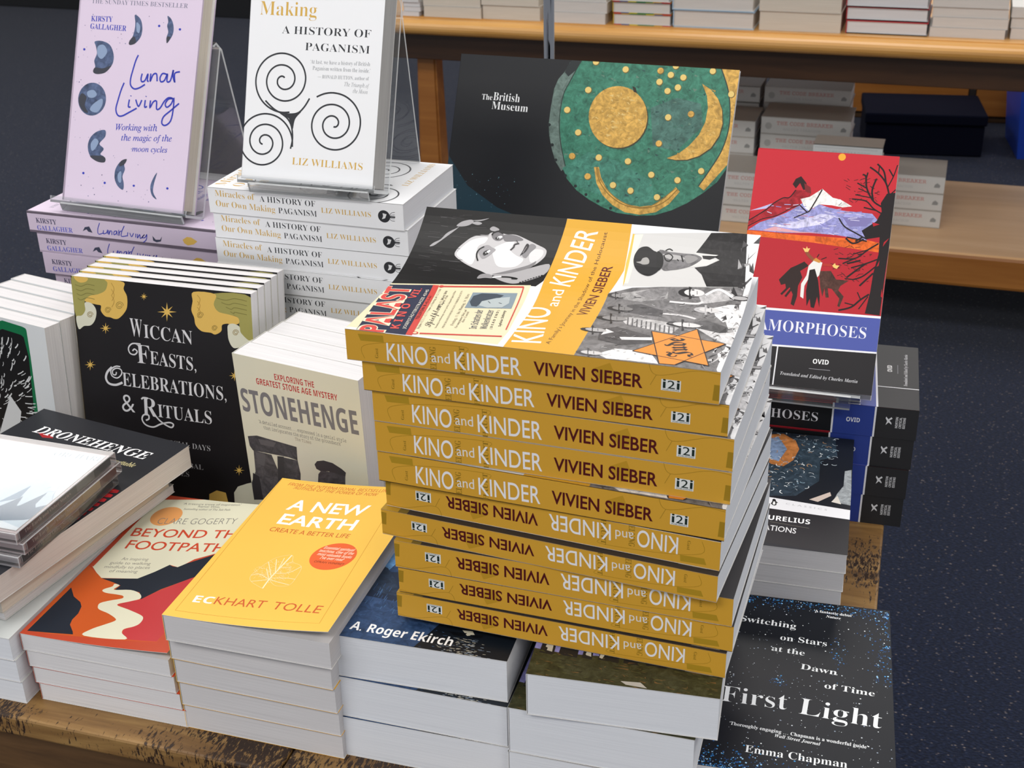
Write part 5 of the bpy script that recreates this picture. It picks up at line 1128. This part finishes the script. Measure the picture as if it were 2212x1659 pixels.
for i in range(5):
    book('med', 'black-banded classics paperback with a curly haired portrait, topmost of its pile' if i == 0 else f'grey-paged classics paperback, {nth(i,5)} in its pile under the curly haired portrait', tail(-.1311-.0007*i, .8932+.0006*i, .0174*(4-i), .036-.004*i), G)

# ------------------------------------------------------------------ clear acrylic easels
def strip(path, th, x0, x1):
    """bent acrylic sheet: side profile (y,z) thickened and drawn out along x"""
    bm = bmesh.new(); n = len(path); P = []
    for i, p in enumerate(path):
        a = path[max(0,i-1)]; b = path[min(n-1,i+1)]; dy, dz = b[0]-a[0], b[1]-a[1]; L = math.hypot(dy, dz); P.append(((p[0]-dz/L*th/2, p[1]+dy/L*th/2), (p[0]+dz/L*th/2, p[1]-dy/L*th/2)))
    V = [[[bm.verts.new((x, q[0], q[1])) for q in pr] for pr in P] for x in (x0, x1)]
    for i in range(n-1):
        for k in (0,1): bm.faces.new((V[0][i][k], V[0][i+1][k], V[1][i+1][k], V[1][i][k]))
        for s in (0,1): bm.faces.new((V[s][i][0], V[s][i][1], V[s][i+1][1], V[s][i+1][0])).material_index = 1
    for e in (0, n-1): bm.faces.new((V[0][e][0], V[0][e][1], V[1][e][1], V[1][e][0])).material_index = 1
    bmesh.ops.recalc_face_normals(bm, faces=bm.faces[:])
    return bm
def easel(label, x, y, z, yaw, a, w, T, zb, hb, foot, x0=0, lip=.003, group='clear acrylic book easels'):
    """z: ledge under the book's front bottom edge; zb: surface it stands on; hb: height of the panel along the book"""
    M = Tr((x,y,0)) @ Rz(yaw); r = empty('book_easel', M); tag(r, label, 'book stand', group)
    c, s = math.cos(a), math.sin(a); e = .0022
    F = lambda v, u: (v*c+u*s, z+u*c-v*s)                    # v into the depth of the book, u up its cover
    led = [F(-.004,-e+lip*0+.006), F(-.004,-e), F(T+e,-e)]
    top = F(T+e, hb); pan = [F(T+e,-e), F(T+e,.03), F(T+e,hb*.6), top]
    link('ledge', mesh(strip([F(-.005,lip), F(-.005,-e), F(T+e-.001,-e)] if lip else [F(.002,-e), F(T+e-.001,-e)], .0026, x0, x0+w), 'ledge', [ACR, ACE]), r)
    link('back_panel', mesh(strip(pan, .0026, x0, x0+w), 'back_panel', [ACR, ACE]), r)
    link('rear_leg', mesh(strip([top, (top[0]+.006, top[1]+.002), (top[0]+.014, top[1]-.006), (foot, zb+.001)], .0026, x0+.008, x0+w-.008), 'rear_leg', [ACR, ACE]), r)
    f0 = F(T+e,-e); link('front_foot', mesh(strip([F(0,-e-.001), (F(0,-e)[0]+.002, zb+.001)], .0026, x0+.008, x0+w-.008), 'front_foot', [ACR, ACE]), r) if F(0,-e)[1]-zb > .006 else None
    return r

# ------------------------------------------------------------------ right side: black and blue spined classics with the red display copy
for i in range(4):
    book('nor', 'black and blue spined paperback, topmost of its pile, under the red display copy' if i == 0 else f'black and blue spined paperback, {nth(i,4)} under the red display copy', spineout('nor', -.195-.0012*i, 1.0872+.0012*(i % 2), .0304*(3-i), .0291-.003*i), 'black and blue spined paperbacks on the right')
sM = .969; book('meta', 'red paperback with snowy mountain and bare tree on its cover, propped up facing the shopper', upright(-.1299, 1.0791, .139, -.0045, .6454, .024, sM))
easel('clear acrylic easel holding up the red mountain book', -.1299, 1.0791, .139, -.0045, .6454, .11, .0235, .1216, .12, .165, .008, 0)

# ------------------------------------------------------------------ white spined pile with its display copy
s = .9074
for i in range(12):
    book('mir', 'white gold-lettered paperback, topmost of its pile, right under the clear easel' if i == 0 else f'white gold-lettered paperback, {nth(i,12)} in the pile below the spiral cover', spineout('mir', -.6130+.0007*((i*3) % 4), 1.0398+.0008*((i*5) % 3), .0273*s*(11-i), -.028+.004*((i % 3)-1), (s,s,s)), 'white gold-lettered paperbacks in the back row')
book('mirs', 'white paperback with three black spirals on its cover, propped up on a clear easel', upright(-.5729, 1.0329, .3104, -.0168, .3387, .03, .8882))
easel('clear acrylic easel holding the white spiral book', -.5729, 1.0329, .3104, -.0168, .3387, .134, .0267, .2976, .17, .125, -.001)

# ------------------------------------------------------------------ lilac pile with its display copy
s = 1.017
for i in range(11):
    x, y = -.8445+[0,.006,.009,.016,.014,.012,.015,.013,.012,.014,.013][i], 1.0762+[0,.002,.001,.006,.004,.004,.003,.005,.004,.003,.004][i]
    book('lun', 'lilac hardback, topmost of its pile at the back left, under the lilac display copy' if i == 0 else f'lilac hardback, {nth(i,11)} in the pile under the moon cover', spineout('lun', x, y, .0218*s*(10-i), -.0416+.004*(i % 3), (s,s,s)), 'lilac hardbacks at the back left')
book('lunS', 'lilac hardback with dark moon phases on its cover, propped up on a clear easel', upright(-.8059, 1.0848, .2558, -.0785, .3889, .023))
easel('clear acrylic easel holding the lilac moon book', -.8059, 1.0848, .2558, -.0785, .3889, .160, .0232, .2441, .165, .135, -.010)

# ------------------------------------------------------------------ big dark landscape book on its easel
book('brit', 'large dark book with green and gold sky disc cover, propped at the back', upright(-.4844, 1.2686, .106, -.0548, .4332, .006))
easel('clear acrylic stand holding the large dark sky disc book', -.4844, 1.2686, .106, -.0548, .4332, .22, .006, .0005, .20, .22, .045)

# ------------------------------------------------------------------ books standing in rows, covers to the front
def row(k, n, x, y, yaw, a, label, group, gap=.0006):
    T = KIND[k]['T']/1e3
    for i in range(n):
        book(k, label(i), upright(x, y, max(0,T*math.sin(a))+.0004, yaw, a, T, 1, i*(T/math.cos(a)+gap)), group)
row('wic', 5, -.7181, .9322, -.0009, .1181, lambda i: 'black paperback with gold clouds and stars, standing at the front of its row' if i == 0 else f'black and gold paperback standing {ORD[i]} from the front behind the gold clouds cover', 'black and gold standing paperbacks')
row('sto', 4, -.5289, .9128, -.1846, -.0375, lambda i: 'cream paperback with grey standing stones, at the front of its standing row' if i == 0 else f'cream paperback standing {ORD[i]} from the front behind the grey stones cover', 'cream standing paperbacks', .0004)
row('lef', 5, -.8551, .939, -.2099, .0635, lambda i: 'white paperback with green framed woodcut cover, front of the standing row at far left' if i == 0 else f'white paperback standing {ORD[i]} from the front behind the green framed cover', 'white standing paperbacks at the far left')

# ------------------------------------------------------------------ left pile: pale books, two odd ones, the dark one and three CDs
for i in range(3):
    book('pale', ['pale covered book on the front left pile, beside the orange river book','pale covered book in the middle of the front left pile','lowest pale covered book of the front left pile'][i], tail(-.7575+.0006*i, .6575+.0008*i, .0211*(2-i), .002*i), 'pale books at the front left')
u_, v_ = math.cos(-.17), math.sin(-.17)
def by_right(x, y, z, yaw, W): return tail(x-W*math.cos(yaw), y-W*math.sin(yaw), z, yaw)
book('thin', 'thin grey-edged book lying skewed on the pale books', by_right(-.6207, .6763, .0638, -.14, .132))
book('cream', 'cream-paged book between the thin grey one and the dark red-ribbed book', by_right(-.6189, .6735, .0722, -.13, .132))
dx, dy = -.5749-.171*u_+.24*v_, .8902-.171*v_-.24*u_
book('dro', 'dark book with white slanted title and red ribs, lying skewed under the CDs', tail(dx, dy, .0882, -.17))
def cd_case(label, x, y, z, yaw, kd):
    r = empty('compact_disc_case', Tr((x,y,z)) @ Rz(yaw)); tag(r, label, 'CD', 'CDs in clear cases')
    W, D, T = .142, .131, .0098
    bm = bmesh.new(); bxm(bm, 0, W, 0, D, 0, T, 0, .0006); bm.normal_update()
    for f in bm.faces:
        if abs(f.normal.z) < .5 and f.calc_area() > 1e-4: f.material_index = 0
        if f.calc_area() < 1.2e-4: f.material_index = 1
    link('case_shell', mesh(bm, 'case_shell', [CDP, CDE]), r)
    def a(A):
        if kd == 0:
            A.poly('#c3d0da', 1, [(60,20),(142,0),(142,30),(124,52),(100,75),(80,60)])
            A.poly('#4f6a84', 2, [(84,10),(100,44),(104,30),(110,34),(114,40),(120,32),(126,38),(130,30),(136,34),(134,22),(122,14),(104,8)]); A.poly('#6f8aa2', 3, [(86,30),(96,60),(99,40)]); A.poly('#4f6a84', 3, [(104,26),(115,54),(117,34)])
            A.text('#9aa2ac', 2, 'SR', 'ORCHARD', 82, 106, 46, 7.5, 3, 0)
            A.stroke('#8a94a2', 2, .4, [(109,57),(116,66),(124,64),(121,58),(114,55),(118,48),(126,52),(132,60)]); A.stroke('#8a94a2', 2, .4, [(118,66),(122,52),(128,42)]); A.stroke('#8a94a2', 2, .4, [(126,64),(130,50),(133,42)])
        else: A.poly(['','#6a4a30','#30343c'][kd], 1, [(10,10),(130,10),(130,110),(10,110)])
    me = sheet('booklet', 126, 118, ['#e4e9ee','#9a8468','#5a5c54'][kd], a, lambda u, v, h: (u+.0115, v+.0065, .0086+h), .0006); link('booklet', me, r)
    def sp(A):
        n = 16; cs = [['#4a2430','#4c4c52','#5c5e64','#7a7c80','#4a4c52'],['#5a2430','#8a6a44','#a88c62','#b09a74','#6a3a30'],['#2c3038','#6a5f50','#8a8068','#4a4438','#1c1c22']][kd]
        for i, c in enumerate(cs): A.poly(c, 1, [(i*24,0),((i+1)*24+.2,0),((i+1)*24+.2,8),(i*24,8)])
        A.text('#b8a8a4', 2, 'SR', ['Beneath the Hollow Hill','Songs of the Old Road','Standing Stone Airs'][kd] if False else 'The Earth and Other Stories', 6, 2.4, 58, 3, 0, 0)
    link('spine_label', sheet('spine_label', 119, 7.6, '#3a3a40', sp, lambda u, v, h: (.1405+h, .006+u, .0011+v), .0003), r)
    bm = bmesh.new(); bxm(bm, .003, .139, .004, .127, .0012, .0078); link('disc_tray', mesh(bm, 'disc_tray', [plain('tray_grey', ['#c9b8ba','#c4aeb0','#b9b0b4'][kd], .4)]), r)
cd_case('white CD case with misty blue art, topmost of the three on the dark book', -.7426, .6873, .1308, -.0255, 0)
cd_case('brown-labelled CD case in the middle of the three', -.7400, .6892, .1206, -.02, 1)
cd_case('dark-labelled CD case, lowest of the three, on the dark book', -.7440, .6870, .1104, -.03, 2)

# ------------------------------------------------------------------ chrome pole behind the table
r = empty('sign_pole', Tr((-.4741,1.735,-TZ))); tag(r, 'shiny chrome sign pole rising behind the large dark book', 'pole')
CHROME = plain('chrome', '#7c7e84', .06, 1)
def lathe(prof, n=28):
    bm = bmesh.new(); rings = [[bm.verts.new((q*math.cos(2*math.pi*i/n), q*math.sin(2*math.pi*i/n), z)) for i in range(n)] for q, z in prof]
    for a, b in zip(rings, rings[1:]):
        for i in range(n): bm.faces.new((a[i-1], a[i], b[i], b[i-1]))
    bm.faces.new(rings[0][::-1]); bm.faces.new(rings[-1]); return bm
link('pole', mesh(lathe([(.0073,.012),(.0073,1.75)]), 'pole', [CHROME], True), r)
link('base', mesh(lathe([(.11,0),(.11,.008),(.1,.012),(.02,.016),(.009,.03)]), 'base', [CHROME], True), r)

# ------------------------------------------------------------------ beech display unit behind
UY = -.03
U = empty('display_unit', Tr((0,3.29,-TZ)) @ Rz(UY)); tag(U, 'beech display unit with book piles on top and on its low shelf', 'display unit')
zt = TZ
bm = bmesh.new(); R0 = .0205; n = 10
prof = [(.0,.0),(.0,-.003),(-.012,-.0035)]+[(-.012-R0*1.25*math.sin(math.pi*i/n), -.0035-R0+R0*math.cos(math.pi*i/n)) for i in range(n+1)]+[(.0,-.0446),(.9,-.0446),(.9,0)]
V = [[bm.verts.new((x, q[0]+.03, q[1]+zt)) for q in prof] for x in (-1.62, 1.3)]
for i in range(len(prof)): bm.faces.new((V[0][i-1], V[0][i], V[1][i], V[1][i-1]))
bm.faces.new(V[0]); bm.faces.new(V[1][::-1]); bmesh.ops.recalc_face_normals(bm, faces=bm.faces[:])
link('top_board', mesh(bm, 'top_board', [BEECH]), U)
for dims in ((-1.55,1.25,.05,.075,zt-.118,zt-.0447),(-1.55,1.25,.82,.845,zt-.118,zt-.0447)): box('rail', dims, [wood('shaded_beech_rail', '#2c1a0c', '#3a2310', '#462c16', (1.2,20,20), .4)] , U, .002)  # shade under the top board is put into the rails' colour
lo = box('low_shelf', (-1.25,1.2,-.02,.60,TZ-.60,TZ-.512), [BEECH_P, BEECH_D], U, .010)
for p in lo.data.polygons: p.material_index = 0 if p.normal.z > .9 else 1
def leg(x, y):
    bm = bmesh.new(); a, b = .028, .038
    v = [bm.verts.new((x+sx*q, y+sy*q, z)) for q, z in ((b,0),(a,zt-.118)) for sx, sy in ((-1,-1),(1,-1),(1,1),(-1,1))]
    for i in range(4): bm.faces.new((v[i], v[(i+1) % 4], v[4+(i+1) % 4], v[4+i]))
    bm.faces.new(v[3::-1]); bm.faces.new(v[4:]); bmesh.ops.bevel(bm, geom=bm.edges[:], offset=.006, segments=2, affect='EDGES')
    link('leg', mesh(bm, 'leg', [BEECH_D]), U)
for x, y in ((-1.29,.12),(1.16,.12),(-1.29,.76),(1.16,.76)): leg(x, y)

# piles on the unit: x, width, thicknesses from the top down, cover colour, pages, hard
def back_pile(x, y, z0, W, H, books, yaw, what, group):
    z = z0; n = len(books)
    for i in range(n-1, -1, -1):
        T, k = books[i]
        book(k, what.format(nth(i, n)), tail(x+.002*((i*7) % 3-1), y+.002*((i*5) % 3), z, yaw, (W*1e3/KIND[k]['W'], H*1e3/KIND[k]['H'], (T-.0004)*1e3/KIND[k]['T'])), group); z += T
YB = 3.36
back_pile(-1.323, YB, 0, .048, .2, [(.012,'b_flat'),(.012,'b_flat'),(.012,'b_flat'),(.012,'b_flat')], -.03, 'thin booklet, {} in the small pile at the display unit left end', 'thin booklets on the display unit')
back_pile(-1.266, YB, 0, .162, .23, [(.030,'b_cream'),(.030,'b_cream'),(.028,'b_cream')], -.03, 'cream paperback, {} in the pile above the left leg of the unit', 'cream paperbacks on the display unit')
back_pile(-1.100, YB, 0, .158, .23, [(.036,'b_tan'),(.036,'b_tan')], -.03, 'thick cream paperback, {} in the pile left of the chrome pole', 'thick cream paperbacks left of the pole')
back_pile(-.915, YB-.01, 0, .152, .23, [(.026,'b_white'),(.026,'b_white'),(.027,'b_white'),(.027,'b_white')], -.03, 'white paperback, {} in the pile just right of the chrome pole', 'white paperbacks right of the pole')
back_pile(-.748, YB-.01, 0, .150, .22, [(.029,'b_rain'),(.029,'b_rain'),(.029,'b_rain')], -.03, 'rainbow covered paperback, {} in its pile on the display unit', 'rainbow paperbacks on the display unit')
back_pile(-.592, YB-.01, 0, .204, .24, [(.043,'b_blue'),(.043,'b_blue')], -.03, 'pale blue hardback, {} in its pile on the display unit', 'pale blue hardbacks on the display unit')
back_pile(-.376, YB-.008, 0, .198, .24, [(.046,'b_tan'),(.047,'b_tan')], -.03, 'thick tan paperback, {} in the pile between pale blue and red hardbacks', 'thick tan paperbacks between blue and red')
back_pile(-.168, YB-.006, 0, .192, .24, [(.030,'b_red'),(.032,'b_red'),(.032,'b_red')], -.03, 'red and black hardback, {} in its pile on the display unit', 'red and black hardbacks on the display unit')
back_pile(.032, YB-.004, 0, .172, .23, [(.024,'b_soft'),(.024,'b_soft'),(.024,'b_soft'),(.022,'b_soft')], -.03, 'soft white paperback, {} in the pile right of the red hardbacks', 'soft white paperbacks on the right')
back_pile(.212, YB, 0, .17, .23, [(.025,'b_white'),(.025,'b_white'),(.025,'b_white')], -.03, 'white paperback, {} in the pile at the right edge of the photo', 'white paperbacks at the right edge')

# low shelf: white hardbacks with red lettering, spines to the front
ZL = -.5114
def low(x, y, n, T, what, group, k='code', yaw=-.03):
    for i in range(n-1, -1, -1):
        book(k, what.format(nth(i, n)), spineout(k, x+.002*((i*3) % 3-1), y, ZL+(n-1-i)*T, yaw, (1,1,(T-.0004)*1e3/KIND[k]['T'])), group)
low(-.122, 3.452, 3, .0465, 'red-lettered white hardback, {} in the right front pile on the low shelf', 'white hardbacks on the low shelf')
low(-.475, 3.375, 3, .0465, 'red-lettered white hardback, {} in the left front pile on the low shelf', 'white hardbacks in the left front pile')
low(-.376, 3.575, 5, .0475, 'red-lettered white hardback, {} in the middle back pile on the low shelf', 'white hardbacks in the back pile')
low(-.628, 3.56, 5, .0455, 'red-lettered white hardback, {} in the back left pile on the low shelf', 'white hardbacks in the back left pile')
low(-.39, 3.745, 6, .0465, 'shaded white hardback, {} of the rearmost pile on the low shelf', 'shaded white hardbacks at the rear')
low(-.640, 3.74, 6, .0465, 'shaded white hardback, {} of the rear left pile on the low shelf', 'shaded white hardbacks at the rear left')
low(-.218, 3.36, 6, .0385, 'pale grey hardback, {} of the small pile beside the red display book', 'pale grey hardbacks on the low shelf', 'isa')

# ------------------------------------------------------------------ things farther back on the floor
NAVY = plain('navy_fabric', '#090c1c', .95, 0, .1)
r = empty('storage_box', Tr((-.14,4.93,-TZ)) @ Rz(.1)); tag(r, 'dark navy fabric storage box on the carpet behind the display unit', 'box')
box('body', (0,.42,0,.3,0,.115), [NAVY], r, .006); box('lid', (-.006,.426,-.006,.306,.1155,.155), [NAVY], r, .006)
r = empty('cabinet', Tr((-.35,5.42,-TZ)) @ Rz(.05)); tag(r, 'orange-brown wooden cabinet at the far back right', 'cabinet')
box('carcass', (0,.8,.02,.4,0,.72), [APRON_WOOD], r, .004); box('door', (.005,.575,0,.0195,.03,.70), [BEECH_D], r, .003); box('door', (.605,.795,0,.0195,.03,.70), [BEECH_D], r, .003); box('door_gap', (.578,.602,.001,.0195,.0,.72), [plain('dark_door_gap', '#1c1510', .6)], r)  # dark strip stands in for the shaded gap between the doors
BLUE = plain('blue_plastic', '#2348b8', .35)
r = empty('plastic_crate', Tr((.375,4.95,-TZ)) @ Rz(.1)); tag(r, 'bright blue plastic crate at the right edge on the carpet', 'crate')
bm = bmesh.new(); b_ = [(0,0),(.5,0),(.5,.36),(0,.36)]
for z0, z1, q0, q1 in [(0,.33,.0,-.03)]:
    o0 = [bm.verts.new((x+(.03 if x == 0 else -.03), y+(.03 if y == 0 else -.03), 0)) for x, y in b_]; o1 = [bm.verts.new((x, y, .33)) for x, y in b_]; i1 = [bm.verts.new((x+(.012 if x == 0 else -.012), y+(.012 if y == 0 else -.012), .33)) for x, y in b_]; i0 = [bm.verts.new((x+(.04 if x == 0 else -.04), y+(.04 if y == 0 else -.04), .012)) for x, y in b_]
    for A_, B_ in ((o0,o1),(o1,i1),(i1,i0)):
        for i in range(4): bm.faces.new((A_[i-1], A_[i], B_[i], B_[i-1]))
    bm.faces.new(o0[::-1]); bm.faces.new(i0); bmesh.ops.recalc_face_normals(bm, faces=bm.faces[:])
link('body', mesh(bm, 'body', [BLUE]), r)
bm = bmesh.new()
for d in ((-.012,.512,-.012,-.0005,.29,.335),(-.012,.512,.3605,.372,.29,.335),(-.012,-.0005,0,.36,.29,.335),(.5005,.512,0,.36,.29,.335)): bxm(bm, *d, bev=.003)
link('rim', mesh(bm, 'rim', [BLUE]), r)
r = empty('cabinet', Tr((-5.9,7.0,-TZ)) @ Rz(-.05)); tag(r, 'dark low shelf unit at the far back left', 'cabinet')
BLK = plain('black_plinth', '#0e0f14', .6)
box('plinth', (0,3.2,0,.5,0,.12), [BLK], r, .004); box('carcass', (.02,3.18,.02,.5,.1205,.16), [BEECH_D], r, .004); box('carcass', (.02,3.18,.47,.5,.1605,1.2), [BLK], r, .004)
for i in range(6): book('b_rain' if i % 2 else 'b_tan', f'blurred orange book on the far dark shelf unit, {ORD[i]} from the left', Tr((-4.55+.24*i, 7.0-.008*i, -TZ+.1612)) @ Rz(-.05) @ Tr((0,0.05,0)) @ Matrix.Rotation(math.pi/2, 4, 'X') @ Tr((0,0,-.03)) @ Sc(.9,.9,1), 'blurred books on the far shelf unit')
bpy.data.objects.remove(pen); bpy.data.curves.remove(pen_c)
bpy.context.view_layer.update()
